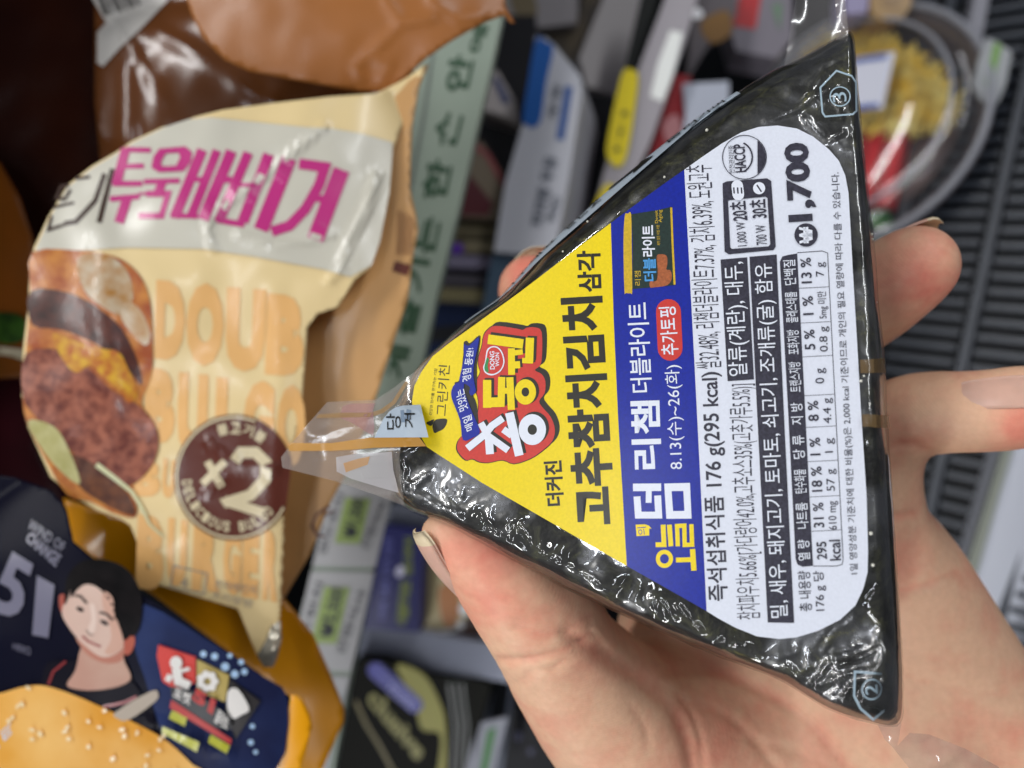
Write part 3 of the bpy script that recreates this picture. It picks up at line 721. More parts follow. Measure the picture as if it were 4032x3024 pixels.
def cap_field(F_, caps, k):
    for a, b in caps:
        A = np.array(a[:3]); B = np.array(b[:3]); r0, r1 = a[3], b[3]; R = max(r0, r1) + k + 4
        i0 = [max(0, int((min(A[j], B[j]) - R - lo[j]) / h)) for j in range(3)]; i1 = [min(shp[j], int((max(A[j], B[j]) + R - lo[j]) / h) + 2) for j in range(3)]
        if any(i1[j] <= i0[j] for j in range(3)): continue
        X, Y, Z = np.meshgrid(ax[0][i0[0]:i1[0]], ax[1][i0[1]:i1[1]], ax[2][i0[2]:i1[2]], indexing='ij')
        v = B - A; L2 = v @ v + 1e-9
        t = np.clip(((X - A[0]) * v[0] + (Y - A[1]) * v[1] + (Z - A[2]) * v[2]) / L2, 0, 1)
        d = np.sqrt((X - A[0] - t * v[0]) ** 2 + (Y - A[1] - t * v[1]) ** 2 + (Z - A[2] - t * v[2]) ** 2) - (r0 + (r1 - r0) * t)
        s_ = (slice(i0[0], i1[0]), slice(i0[1], i1[1]), slice(i0[2], i1[2]))
        e = F_[s_]; hh = np.maximum(k - np.abs(e - d), 0) / k
        F_[s_] = np.minimum(e, d) - hh * hh * k * 0.25
    return F_
def smin(a, b, k):
    hh = np.maximum(k - np.abs(a - b), 0) / k; return np.minimum(a, b) - hh * hh * k * 0.25
F0 = np.full(shp, 30.0, np.float32)
fld = cap_field(F0.copy(), palm, 7.0)
for dg_, k in ((index, 6), (middle, 6), (ring, 5), (pinky, 4), (thumb, 7)):
    fld = smin(fld, cap_field(F0.copy(), dg_, 1.5), k)
# surface nets
sg = fld < 0
c = sg[:-1, :-1, :-1].astype(np.int8)
tot = np.zeros_like(c)
for dx in (0, 1):
    for dy in (0, 1):
        for dz in (0, 1): tot += sg[dx:shp[0] - 1 + dx, dy:shp[1] - 1 + dy, dz:shp[2] - 1 + dz]
act = (tot > 0) & (tot < 8); idx = np.full(act.shape, -1, int); ids = np.argwhere(act); idx[tuple(ids.T)] = np.arange(len(ids))
acc = np.zeros((len(ids), 3)); cnt = np.zeros(len(ids))
cor = [(a_, b_, c_) for a_ in (0, 1) for b_ in (0, 1) for c_ in (0, 1)]
for p in cor:
    for axn in range(3):
        if p[axn]: continue
        q = list(p); q[axn] = 1
        va = fld[tuple((ids + p).T)]; vb = fld[tuple((ids + q).T)]; cr = (va < 0) != (vb < 0)
        t = np.where(cr, va / np.where(cr, va - vb, 1), 0)
        pos = np.array(p, float)[None] + t[:, None] * (np.array(q) - np.array(p))[None]
        acc[cr] += pos[cr]; cnt[cr] += 1
hv = lo + h * (ids + acc / cnt[:, None])
hf = []
for axn in range(3):
    o1, o2 = [k for k in range(3) if k != axn]
    sl0 = [slice(1, -1)] * 3; sl0[axn] = slice(0, -1); sl1 = [slice(1, -1)] * 3; sl1[axn] = slice(1, None)
    a_ = sg[tuple(sl0)]; b_ = sg[tuple(sl1)]; e = np.argwhere(a_ != b_)
    if not len(e): continue
    base = e + [0 if k == axn else 1 for k in range(3)]; flip = a_[tuple(e.T)]
    d_ = lambda u, w: tuple((base - np.array([(u if k == o1 else (w if k == o2 else 0)) for k in range(3)])).T)
    Q = np.stack([idx[d_(0, 0)], idx[d_(1, 0)], idx[d_(1, 1)], idx[d_(0, 1)]], 1)
    if axn == 1: flip = ~flip
    Q[flip] = Q[flip][:, ::-1]; hf.append(Q)
hf = np.concatenate(hf)
hf = hf[(hf >= 0).all(1)]
# relax, normals
def relax(v, f, n, w=0.5):
    e = np.concatenate([f[:, [0, 1]], f[:, [1, 2]], f[:, [2, 3]], f[:, [3, 0]]]); e = np.concatenate([e, e[:, ::-1]])
    deg = np.bincount(e[:, 0], minlength=len(v))[:, None]
    for _ in range(n):
        s_ = np.stack([np.bincount(e[:, 0], weights=v[e[:, 1], k], minlength=len(v)) for k in range(3)], 1)
        v = v + w * (s_ / np.maximum(deg, 1) - v)
    return v
hv = relax(hv, hf, 4)
def vnorm(v, f):
    n = np.cross(v[f[:, 2]] - v[f[:, 0]], v[f[:, 3]] - v[f[:, 1]]); o = np.zeros_like(v)
    for k in range(4): np.add.at(o, f[:, k], n)
    return o / (np.linalg.norm(o, axis=1, keepdims=True) + 1e-9)
hn = vnorm(hv, hf)
if (hn[:, 2] * (hv[:, 2] - 140)).sum() < 0: hn = -hn; hf = hf[:, ::-1]
px_ = hv[:, 0] / hv[:, 2] * FP + 2016; py_ = hv[:, 1] / hv[:, 2] * FP + 1512
face = np.clip(-hn[:, 2] + 0.25, 0, 1)
CR = [  # crease lines: points, width px, depth mm
    ([(2030, 2470), (2150, 2500), (2250, 2470), (2320, 2430)], 16, 0.7), ([(1960, 2600), (2080, 2600), (2220, 2560), (2330, 2500)], 14, 0.8), ([(2180, 2630), (2240, 2590), (2310, 2560)], 10, 0.4),
    ([(1950, 2420), (2060, 2440), (2190, 2400)], 9, 0.2),
    ([(2240, 2500), (2420, 2600), (2560, 2700), (2660, 2800), (2720, 2950), (2740, 3080)], 30, 1.3),
    ([(2620, 2650), (2800, 2640), (3000, 2720), (3200, 2850), (3350, 3050)], 22, 0.8), ([(2680, 2760), (2830, 2800), (2960, 2900), (3080, 3060)], 18, 0.7),
    ([(3540, 2330), (3620, 2310), (3700, 2280), (3760, 2250)], 16, 1.0), ([(3480, 2040), (3540, 2035), (3600, 2020)], 14, 1.2), ([(3510, 2640), (3700, 2700), (3900, 2730), (4040, 2740)], 14, 0.35),
    ([(2600, 2700), (2700, 2760), (2760, 2900), (2780, 3060)], 12, 0.5), ([(3480, 1770), (3560, 1745), (3620, 1760), (3680, 1790)], 14, 0.5),
    ([(2320, 2480), (2360, 2520), (2400, 2570)], 10, 0.5), ([(2000, 2700), (2060, 2680), (2120, 2640), (2200, 2640)], 9, 0.3), ([(2090, 2560), (2080, 2640), (2100, 2740)], 7, 0.2),
    ([(2900, 2900), (3100, 2950), (3300, 3030)], 16, 0.3), ([(2480, 2780), (2540, 2860), (2560, 2960)], 10, 0.25), ([(3560, 2560), (3700, 2600), (3850, 2600)], 10, 0.2)]
disp = np.zeros(len(hv)); red = np.zeros(len(hv))
P2 = np.stack([px_, py_], 1)
for pts, w, dep in CR:
    d = dist_np(P2, spline(pts, 4, closed=False), closed=False); k = np.exp(-(d / w) ** 2) * face * (hv[:, 2] < 150)
    disp += dep * k * (0.55 if dep > 0.6 else 0.8); red = np.maximum(red, np.exp(-(d / (w * 1.2)) ** 2) * face * min(1, dep))
nz = np.array([noise.noise(Vector(p) * 0.12) * 0.18 + noise.noise(Vector(p) * 0.4) * 0.06 for p in hv])
hv = hv - hn * disp[:, None] + hn * nz[:, None]
# colour: pads and knuckles redder
rd = red * 0.4 + 0.08
for (x, y, r, g_) in ((1900, 2230, 330, 0.8), (3640, 1080, 240, 1.0), (4020, 1640, 200, 0.8), (2110, 1120, 250, 1.0), (2600, 740, 250, 1.0), (2850, 2980, 400, 0.45), (3560, 2220, 160, 0.4), (2330, 2560, 160, 0.35), (3900, 2950, 250, 0.3)):
    rd = np.maximum(rd, g_ * np.clip(1 - np.hypot(px_ - x, py_ - y) / r, 0, 1) ** 0.7)
rd = np.clip(rd + np.array([noise.noise(Vector(p) * 0.16 + Vector((5, 2, 1))) * 0.42 + noise.noise(Vector(p) * 0.6) * 0.22 for p in hv]), 0, 1)

def skin_mat():
    m = bpy.data.materials.new("skin"); m.use_nodes = True; nt = m.node_tree; b = nt.nodes["Principled BSDF"]; N = nt.nodes.new; L = nt.links.new
    at_ = N("ShaderNodeAttribute"); at_.attribute_name = "blush"
    tc = N("ShaderNodeTexCoord")
    r = N("ShaderNodeValToRGB"); r.color_ramp.elements[0].color = lin("#f5c5a2"); r.color_ramp.elements[1].color = lin("#ea8874")
    L(at_.outputs["Fac"], r.inputs["Fac"])
    n1 = N("ShaderNodeTexNoise"); n1.inputs["Scale"].default_value = 900; n1.inputs["Detail"].default_value = 5
    L(tc.outputs["Object"], n1.inputs["Vector"])
    mx = N("ShaderNodeMix"); mx.data_type = 'RGBA'; mx.blend_type = 'MULTIPLY'; mx.inputs[0].default_value = 0.25
    L(r.outputs["Color"], mx.inputs[6]); L(n1.outputs["Color"], mx.inputs[7])
    rr = N("ShaderNodeValToRGB"); rr.color_ramp.elements[0].position = 0.3; rr.color_ramp.elements[0].color = (.7, .62, .58, 1); rr.color_ramp.elements[1].position = 0.7; rr.color_ramp.elements[1].color = (1, 1, 1, 1)
    L(n1.outputs["Fac"], rr.inputs["Fac"]); L(rr.outputs["Color"], mx.inputs[7]); L(mx.outputs[2], b.inputs["Base Color"])
    b.inputs["Roughness"].default_value = 0.5; b.inputs["Specular IOR Level"].default_value = 0.35
    b.inputs["Subsurface Weight"].default_value = 0.12; b.inputs["Subsurface Radius"].default_value = (1.0, 0.35, 0.2); b.inputs["Subsurface Scale"].default_value = 0.0012
    # papillary lines: contour rings of a warped field, plus fine diamond lines
    mp = N("ShaderNodeMapping"); mp.inputs["Rotation"].default_value = (0.6, 0.3, 0.9)
    L(tc.outputs["Object"], mp.inputs[0])
    wv = N("ShaderNodeTexWave"); wv.inputs["Scale"].default_value = 900; wv.inputs["Distortion"].default_value = 3.5; wv.inputs["Detail"].default_value = 1; wv.inputs["Detail Scale"].default_value = 0.35
    L(mp.outputs[0], wv.inputs["Vector"])
    vo = N("ShaderNodeTexVoronoi"); vo.inputs["Scale"].default_value = 900; vo.feature = 'DISTANCE_TO_EDGE'; L(tc.outputs["Object"], vo.inputs["Vector"])
    ad = N("ShaderNodeMath"); ad.operation = 'MULTIPLY_ADD'; ad.inputs[1].default_value = 1.2; ws = N("ShaderNodeMath"); ws.operation = "MULTIPLY"; ws.inputs[1].default_value = 0.4; L(wv.outputs["Fac"], ws.inputs[0]); L(vo.outputs["Distance"], ad.inputs[0]); L(ws.outputs[0], ad.inputs[2])
    n3 = N("ShaderNodeTexNoise"); n3.inputs["Scale"].default_value = 300; n3.inputs["Detail"].default_value = 4; L(tc.outputs["Object"], n3.inputs["Vector"])
    a2 = N("ShaderNodeMath"); a2.operation = 'MULTIPLY_ADD'; a2.inputs[1].default_value = 2.0; L(n3.outputs["Fac"], a2.inputs[0]); L(ad.outputs[0], a2.inputs[2])
    bp = N("ShaderNodeBump"); bp.inputs["Strength"].default_value = 0.32; bp.inputs["Distance"].default_value = 0.00009
    L(a2.outputs[0], bp.inputs["Height"]); L(bp.outputs["Normal"], b.inputs["Normal"])
    return m
SKIN = skin_mat()
hand = thing("person", "bare left hand holding the triangular rice ball, thumb along its lower edge", "person", at(3300, 2800, 150))
hb = build("hand", [Vector(p) for p in hv], [tuple(int(i) for i in q) for q in hf], SKIN, hand, smooth=True)
ca = hb.data.attributes.new("blush", 'FLOAT', 'POINT'); ca.data.foreach_set("value", rd.astype(np.float32))

# nails: curved plates
NAIL = mat("nail", "#e2b4a0", 0.3, 0.5, var=0.1, vscale=300, sss=0.1); NAILE = mat("nail_edge", "#e6d3b0", 0.4, 0.4)
def nail(base, tipp, wdir, nrm, wid, curl, edge=0.16, th=0.45):
    """base, tip: eye-frame points along the nail; wdir width direction; nrm outward"""
    base, tipp, wdir, nrm = map(Vector, (base, tipp, wdir, nrm)); wdir.normalize(); nrm.normalize()
    v = []; f = []; K = 10; M = 12; L_ = (tipp - base).length
    for j in range(M + 1):
        t = j / M; w = wid * (1 - 0.25 * (1 - t) ** 3 - (0.5 * max(0, (t - 0.8) / 0.2) ** 2.2))
        if t < 0.12: w *= (0.55 + 0.45 * t / 0.12)
        for i in range(K + 1):
            s_ = -1 + 2 * i / K
            p = base.lerp(tipp, t) + wdir * (w * s_ / 2) + nrm * (curl * (1 - s_ * s_) + 0.6 * math.sin(t * math.pi) - 0.25)
            v.append(p)
    n = len(v); v += [p - nrm * th for p in v]
    for j in range(M):
        for i in range(K):
            a = j * (K + 1) + i; q = (a, a + 1, a + K + 2, a + K + 1); f.append(q); f.append(tuple(n + k for k in reversed(q)))
    per = [i for i in range(K + 1)] + [j * (K + 1) + K for j in range(1, M + 1)] + [M * (K + 1) + i for i in range(K - 1, -1, -1)] + [j * (K + 1) for j in range(M - 1, 0, -1)]
    for a, b in zip(per, per[1:] + per[:1]): f.append((a, b, n + b, n + a))
    fmi = [1 if (sum(v[k % n if False else k].__sub__(base).dot((tipp - base) / L_) for k in q) / 4 > L_ * (1 - edge)) else 0 for q in f]
    o = build("fingernail", v, f, NAIL, hand, True, mats=[NAIL, NAILE], fmi=fmi); return o
# thumb nail seen from its side, pinky nail from the back, ring nail only as a rim
tb, tt = at(1815, 2345, 117.6), at(1640, 2094, 114.4); tn = Vector((-0.74, 0.48, -0.47)); nail(tb, tt, tn.cross(tt - tb), tn, 6.5, 0.8, 0.16)
nail(at(3750, 1562, 124.2), at(4110, 1536, 119.5), (0.05, 0.85, -0.38), (0.05, -0.40, -0.91), 5.6, 0.7, 0.10)
nail(at(3440, 1010, 131), at(3700, 900, 128.5), (0.3, 0.5, 0.9), (-0.25, -0.85, 0.3), 8.5, 1.2, 0.2)
nail(at(2180, 1110, 156), at(2085, 985, 153), (1, -0.4, 0.0), (-0.3, -0.5, 0.8), 9, 1.2, 0.2)
# ================================================================== snack bags on the left
b1 = zz(1.58, 0, 0); b2 = zz(1.58, 0, 1000); b3 = zz(1.58, 0, 1974); b4 = zz(1.58, 1300, 0); b5 = zz(2.458, 1200, 500); b6 = zz(1.58, 1000, 1974)
def ridged(x, y, s, sd): return max(0, 1 - abs(noise.noise(Vector((x * s, y * s, sd)))) * 3.5) ** 2
def bulge(cx, cy, rx, ry, z0, amp, wr=0.8, sd=1.0, tilt=(0, 0), s=0.004, cr=()):
    """a softly filled bag front: broad folds from low noise, sharp creases along given lines (points, width px, height mm)"""
    def f(x, y):
        e = 1 - ((x - cx) / rx) ** 2 - ((y - cy) / ry) ** 2
        z = z0 + tilt[0] * (x - cx) + tilt[1] * (y - cy) - amp * math.sqrt(max(0, e) + 0.02)
        z -= wr * (1.3 * noise.noise(Vector((x * s * 0.5, y * s * 0.5, sd))) + 0.35 * noise.noise(Vector((x * s * 1.6, y * s * 1.6, sd + 3))))
        for pts, w, h_ in cr:
            d = seg_dist((x, y), pts, False)
            if d < w * 3: z -= 0.6 * h_ * math.exp(-(d / (w * 1.25)) ** 2)
        return z
    return Func(f)
def bag(name, S, poly, m, parent, thick=10, step=26, label=None):
    """pillow: front sheet on S and a back sheet, joined along the rim"""
    v2, f = fill(poly, step); n = len(v2); d = dist_np([tuple(p) for p in v2], poly)
    v = [S.P(p.x, p.y, 0) for p in v2] + [S.P(p.x, p.y, -0.3 - thick * min(1, (dd / 150)) ** 0.6) for p, dd in zip(v2, d)]
    fs = list(f) + [tuple(n + i for i in reversed(q)) for q in f]; cnt = set()
    for q in f:
        for i in range(len(q)): cnt.add((q[i], q[(i + 1) % len(q)]))
    for (a, b) in cnt:
        if (b, a) not in cnt: fs.append((b, a, a + n, b + n))
    o = build(name, v, fs, m, parent, True)
    if label: o["label"] = label
    return o
def pmat(name, c, rough=0.3, coat=0.16, **k): return mat(name, c, rough, 0.5 if coat > 0 else 0.08, coat=coat, bump=0.12, bscale=90, bdist=0.0004, **k)

# --- cream burger bag
S1 = bulge(760, 1300, 1000, 1500, 172, 9, 1.6, 2.0, (0.004, -0.001), cr=[([(1275, 495), (1080, 660), (950, 760), (835, 850), (815, 900), (835, 975)], 16, 1.1), ([(940, 925), (1080, 965), (1200, 945), (1300, 920)], 16, 1.0),
    ([(1480, 700), (1440, 830), (1370, 950), (1340, 1060), (1300, 1100)], 18, 1.3), ([(820, 1740), (880, 1800), (960, 1835), (1080, 1840)], 20, 1.2), ([(860, 1900), (820, 1930)], 22, 1.0), ([(400, 960), (430, 1400), (520, 1700)], 60, 1.0), ([(1080, 1150), (1100, 1500), (1060, 1900), (1090, 2300)], 40, 0.9), ([(620, 1850), (700, 2050), (900, 2250)], 50, 0.8)])
bag1 = thing("burger_bag", "cream burger bag with magenta lettering and a brown round badge", "snack bag", at(800, 1400, 180))
front = [(455, 600), (520, 555), (640, 500), (700, 490), (760, 462), (880, 432), (1080, 405), (1300, 380), (1480, 368), (1600, 310), (1673, 252), (1660, 320), (1629, 385),
         (1578, 506), (1547, 590), (1534, 759), (1496, 949), (1458, 1052), (1400, 1098), (1329, 1209), (1250, 1236), (1210, 1290), (1204, 1380), (1190, 1570), (1165, 1709), (1130, 1850),
         (1114, 1974), (1116, 2100), (1107, 2341), (1100, 2449), (1086, 2600), (1058, 2622), (1013, 2584), (975, 2490), (937, 2398), (620, 2303), (562, 2190), (513, 2069), (470, 2040), (380, 2010), (300, 1960), (200, 1880),
         (110, 1680), (86, 1560), (90, 1380), (112, 1200), (116, 1080), (133, 975), (190, 854), (266, 728), (360, 655)]
rag = []
for i, p in enumerate(front):
    rag.append(p)
    if 25 <= i <= 29:
        q = front[i + 1]
        for k in range(1, 9): rag.append((p[0] + (q[0] - p[0]) * k / 9 + (5 if k % 2 else -3), p[1] + (q[1] - p[1]) * k / 9))
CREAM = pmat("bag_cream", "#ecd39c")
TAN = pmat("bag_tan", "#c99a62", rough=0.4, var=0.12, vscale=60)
SG = bulge(1400, 1200, 500, 1500, 178, 4, 0.8, 7.0)
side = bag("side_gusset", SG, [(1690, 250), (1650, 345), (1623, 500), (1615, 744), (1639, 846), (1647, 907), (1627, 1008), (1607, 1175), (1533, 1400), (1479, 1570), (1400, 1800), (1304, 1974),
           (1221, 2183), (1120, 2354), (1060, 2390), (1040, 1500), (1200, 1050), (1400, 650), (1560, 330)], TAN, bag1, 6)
body = bag("bag_front", S1, rag, CREAM, bag1, 12, 13)
GB = pmat("bag_greywhite", "#cfcbbb"); MAG = pmat("bag_magenta", "#c2307f"); ORGE = pmat("bag_orange", "#edb873"); BRN = pmat("bag_brown", "#5e2c20"); BRD = pmat("bag_darkbrown", "#3b2418")
g = Geo(S1, 0.25, 24)
band = [(138, 985), (193, 860), (268, 735), (362, 662), (457, 606), (525, 560), (650, 500), (740, 470), (830, 462), (1000, 480), (1200, 500), (1300, 505), (1420, 525), (1545, 560), (1545, 600), (1532, 759), (1496, 949), (1462, 1045), (1380, 1090), (1270, 1060), (1000, 1010), (800, 980), (500, 975), (330, 985)]
g.poly(band); g.build("pale_band", GB, body)
g = Geo(S1, 0.38, 24)
def st1(pts, w): g.stroke(T(b1, pts), w / 1.58 * (1.4 if w >= 40 else 1.2))
for pts, w in (([(770, 930), (938, 934)], 26), ([(752, 1035), (895, 1032)], 26), ([(700, 1142), (885, 1142)], 28), ([(782, 925), (722, 1150)], 42), ([(684, 1238), (868, 1222)], 28), ([(792, 1228), (740, 1385)], 44),
               ([(895, 1130), (1118, 1124)], 26), ([(1010, 1130), (985, 1195)], 40), ([(910, 1205), (1045, 1205), (1005, 1342), (862, 1342)], 32),
               ([(1258, 932), (1085, 1352)], 46), ([(1350, 936), (1190, 1340)], 40), ([(1180, 1120), (1290, 1112)], 24), ([(1062, 1340), (1230, 1345)], 26), ([(1440, 940), (1262, 1365)], 50), ([(1360, 1130), (1440, 1112)], 30),
               ([(1545, 950), (1360, 1380)], 44), ([(1672, 960), (1510, 1380)], 50), ([(1470, 1150), (1590, 1150)], 20), ([(1350, 1368), (1520, 1398)], 30), ([(1800, 985), (1622, 1430)], 66), ([(1690, 1180), (1730, 1180)], 34),
               ([(1860, 1018), (2020, 1040), (1985, 1150), (1900, 1300), (1800, 1405), (1690, 1440)], 46), ([(1935, 1230), (2040, 1240)], 36), ([(2125, 1055), (1960, 1490)], 74)): st1(pts, w)
g.stroke(T(b1, [(862, 1205), (910, 1205)]), 10)
g.poly(T(b1, [(990, 925), (1150, 910), (1195, 945), (1185, 1010), (1140, 1065), (985, 1072), (940, 1040), (955, 970)]), [T(b1, [(1030, 955), (1110, 950), (1120, 975), (1095, 1030), (1010, 1035), (1000, 1010)])])
g.build("magenta_lettering", MAG, body)
g = Geo(S1, 0.38, 24)
for pts, w in (([(700, 1050), (615, 1385)], 26), ([(650, 1080), (590, 1250), (470, 1380), (400, 1390)], 24), ([(560, 1100), (470, 1110)], 16), ([(440, 1180), (400, 1240), (350, 1230), (380, 1160), (430, 1150)], 16), ([(330, 1290), (460, 1260)], 14), ([(320, 1340), (300, 1430), (420, 1390)], 16)): st1(pts, w)
g.build("brown_lettering", BRD, body)
# background words
g = Geo(S1, 0.14, 20)
def lett(ch, q, off=0.075): g.quad(ch, *[b2(*p) for p in q], off)
for ch, x0, x1, y0, y1 in (("D", 965, 1150, 160, 650), ("O", 1158, 1392, 172, 690), ("U", 1405, 1650, 205, 722), ("B", 1655, 1892, 245, 748), ("B", 900, 1090, 705, 1170), ("U", 1105, 1290, 735, 1240), ("L", 1340, 1500, 765, 1260), ("G", 1512, 1706, 780, 1300), ("O", 1722, 1900, 805, 1320),
                           ("B", 820, 1000, 1265, 1500), ("U", 1010, 1090, 1270, 1510)):
    lett(ch, [(x0 - 8, y1), (x1 - 8, y1 + 18), (x1 + 8, y0 + 18), (x0 + 8, y0)])
for ch, x0, x1, y0, y1 in (("B", 850, 1020, 1620, 2080), ("U", 1040, 1160, 1640, 2060), ("R", 1200, 1370, 1660, 2090), ("G", 1390, 1500, 1680, 2110), ("E", 1510, 1610, 1700, 2130), ("R", 1640, 1730, 1715, 2150)):
    lett(ch, [(x0 - 8, y1), (x1 - 8, y1 + 18), (x1 + 8, y0 + 18), (x0 + 8, y0)], 0.07)
g.build("orange_lettering", ORGE, body)
# badge
g = Geo(S1, 0.34, 24); bc = (921, 1880)
disc = [(min(bc[0] + 236 * math.cos(a), 1165 - max(0, (bc[1] + 248 * math.sin(a) - 1700) * 0.13)), bc[1] + 248 * math.sin(a)) for a in [2 * math.pi * i / 60 for i in range(60)]]
g.poly(disc); g.build("badge", BRN, body)
g = Geo(S1, 0.45, 24)
for k, w in ((0.955, 9),):
    g.stroke([(bc[0] + 236 * k * math.cos(a), bc[1] + 248 * k * math.sin(a)) for a in [(30 + 262 * i / 40) * math.pi / 180 for i in range(41)]], w)
g.stroke(T(b2, [(1310, 1290), (1380, 1225), (1500, 1225)][:0] + [(1460, 1290), (1500, 1235), (1590, 1235), (1655, 1300), (1650, 1400), (1560, 1500), (1420, 1545), (1430, 1560)]), 44)
g.stroke(T(b2, [(1400, 1535), (1640, 1612)]), 40)
g.stroke(T(b2, [(1290, 1290), (1380, 1450)]), 30); g.stroke(T(b2, [(1400, 1290), (1260, 1430)]), 30)
def arctext(txt, cx, cy, r, a0, a1, hh, out=True, off=0.03):
    n = len(txt)
    for i, ch in enumerate(txt):
        if ch == ' ': continue
        a = math.radians(a0 + (a1 - a0) * (i + 0.5) / n); wd_ = abs(math.radians(a1 - a0)) * r / n * 0.8
        rad = Vector((math.cos(a), math.sin(a) * 1.05)); tan = Vector((-math.sin(a), math.cos(a) * 1.05)) * (1 if a1 > a0 else -1)
        c = Vector((cx, cy)) + rad * r; up = rad * (hh / 2 if out else -hh / 2)
        g.quad(ch, c - tan * wd_ / 2 - up, c + tan * wd_ / 2 - up, c + tan * wd_ / 2 + up, c - tan * wd_ / 2 + up, off)
arctext("DELICIOUS BULGO", bc[0], bc[1], 186, 178, 38, 40, False)
arctext("불고기불", bc[0], bc[1], 186, -112, -48, 44, True)
g.build("badge_lettering", pmat("badge_cream", "#d8c9a4"), body)
# burger picture
def pict(name, pts, col, lift, col2=None, fn=b2, S=S1, sub=26, par=None, vs=260, sm=True):
    g = Geo(S, lift * 1.1 + 0.12, sub); g.poly(spline(T(fn, pts), 3) if sm else T(fn, pts))
    return g.build(name, mat("print_" + name + col[1:], col, 0.36, 0.08 if S is not S1 else 0.4, coat=0.16 if S is S1 else 0.0, col2=col2, vscale=vs, detail=5), par or body)
pict("bun_picture", [(200, -10), (500, -20), (700, 10), (850, 110), (930, 280), (950, 560), (940, 760), (880, 930), (960, 1050), (985, 1200), (940, 1330), (830, 1440), (850, 1560), (835, 1640), (700, 1610), (560, 1540), (420, 1500), (290, 1290), (180, 1080), (140, 900), (165, 560), (190, 250)], "#a04a18", 0.14, "#c98238")
pict("bun_shine_picture", [(480, 30), (640, -5), (780, 90), (830, 260), (760, 380), (640, 330), (520, 220)], "#c3b49a", 0.2, "#a8742f")
pict("bun_shine_picture", [(800, 300), (880, 360), (935, 500), (900, 570), (800, 470), (750, 380)], "#cdbb9f", 0.2, "#b88a55")
pict("dark_gap_picture", [(190, 230), (420, 240), (600, 330), (760, 470), (860, 680), (880, 820), (780, 700), (600, 560), (380, 470), (200, 440)], "#32120a", 0.22, "#5c2410")
pict("patty_picture", [(160, 620), (380, 600), (560, 720), (700, 850), (860, 940), (965, 1070), (985, 1190), (930, 1340), (800, 1440), (640, 1370), (500, 1280), (400, 1180), (230, 1020), (140, 880)], "#a8644c", 0.26, "#64281c", vs=420)
pict("cheese_picture", [(330, 490), (520, 560), (640, 590), (740, 610), (800, 720), (860, 860), (800, 930), (740, 850), (640, 760), (560, 690), (470, 740), (380, 640)], "#d6a524", 0.3, "#b5601c", vs=500)
pict("onion_picture", [(170, 1040), (330, 1070), (420, 1200), (500, 1420), (420, 1390), (280, 1240)], "#a7a05c", 0.32, "#c3bd86")
pict("sauce_picture", [(420, 1250), (560, 1290), (700, 1400), (800, 1500), (840, 1620), (740, 1600), (560, 1500), (460, 1400)], "#48200f", 0.3, "#6b3a1a", vs=500)
g = Geo(S1, 0.52, 24); g.stroke(T(b2, [(600, 1310), (720, 1400), (820, 1480), (880, 1580), (930, 1680), (1010, 1755)]), 20, w2=8); g.build("cabbage_picture", pmat("cabbage", "#d3d3a6"), body)
# fine print rows near the bottom
g = Geo(S1, 0.30, 24)
g.stroke(T(b3, [(1080, 400), (1060, 530), (1270, 575), (1290, 450)]), 5, closed=True); g.text("4", b3(1120, 535), b3(1160, 540), 40)
g.text("전자레인지", b3(1330, 540), b3(1590, 580), 34); g.text("조리방법", b3(1310, 600), b3(1560, 660), 30)
g.build("grey_lettering", pmat("bag_greyink", "#a59a90"), body)
g = Geo(SG, 0.29, 24); g.poly(T(b5, [(870, 1298), (1030, 1340), (990, 1440), (845, 1390)])); g.build("brown_print", BRN, side); g = Geo(SG, 0.29, 24); g.stroke(T(b6, [(470, 30), (390, 80), (360, 150), (390, 210), (440, 220)]), 9); g.stroke(T(b6, [(430, 90), (500, 60)]), 8); g.build("brown_print", BRN, side)
g = Geo(SG, 0.29, 24)
for k in range(7): g.stroke(T(b5, [(905 + 24 * k, 800 + 12 * k), (890 + 22 * k, 1240)]), 3.2)
g.build("small_print", pmat("bag_brownink", "#8d6242"), side)
fo = bag("foil_corner", bulge(1075, 2530, 90, 140, 168, 2, 2.6, 3.3, s=0.02), T(b3, [(1745, 740), (1752, 860), (1730, 960), (1700, 1035), (1640, 1030), (1600, 960), (1655, 860), (1690, 770)]), mat("foil", "#cfc8b6", 0.16, 0.6, metal=0.6), bag1, 2, 9)

# --- copper bag at the top
bag2 = thing("copper_bag", "copper brown glossy bag lying behind the cream burger bag at the top", "snack bag", at(1300, 200, 185))
S2 = bulge(1350, 60, 900, 420, 184, 12, 0.9, 9.0, (0.0, 0.004), s=0.006, cr=[([(1520, 0), (1580, 90), (1700, 70)], 16, 1.2), ([(1560, 110), (1480, 190), (1400, 260), (1420, 310)], 14, 1.0), ([(1700, 0), (1800, 70), (1900, 60)], 16, 1.4), ([(1480, 240), (1540, 250), (1500, 320)], 12, 0.8)])
bag("bag_flap", S2, [(720, -60), (1990, -60), (1990, 20), (2004, 50), (2030, 92), (2010, 90), (1985, 60), (1901, 92), (1780, 160), (1680, 228), (1600, 300), (1515, 364), (1400, 356), (1200, 322), (981, 280), (886, 236), (800, 150), (755, 60)],
    pmat("copper_film", "#a2652f", 0.38, 0.03, var=0.15, vscale=25), bag2, 8, 22)
S2b = bulge(900, 350, 700, 350, 200, 6, 1.6, 13.0, s=0.005, cr=[([(420, 40), (520, 200), (600, 320), (640, 400)], 12, 1.3), ([(620, 130), (800, 230), (1030, 390), (1080, 400)], 24, 2.0), ([(500, 260), (505, 560)], 26, 1.5)])
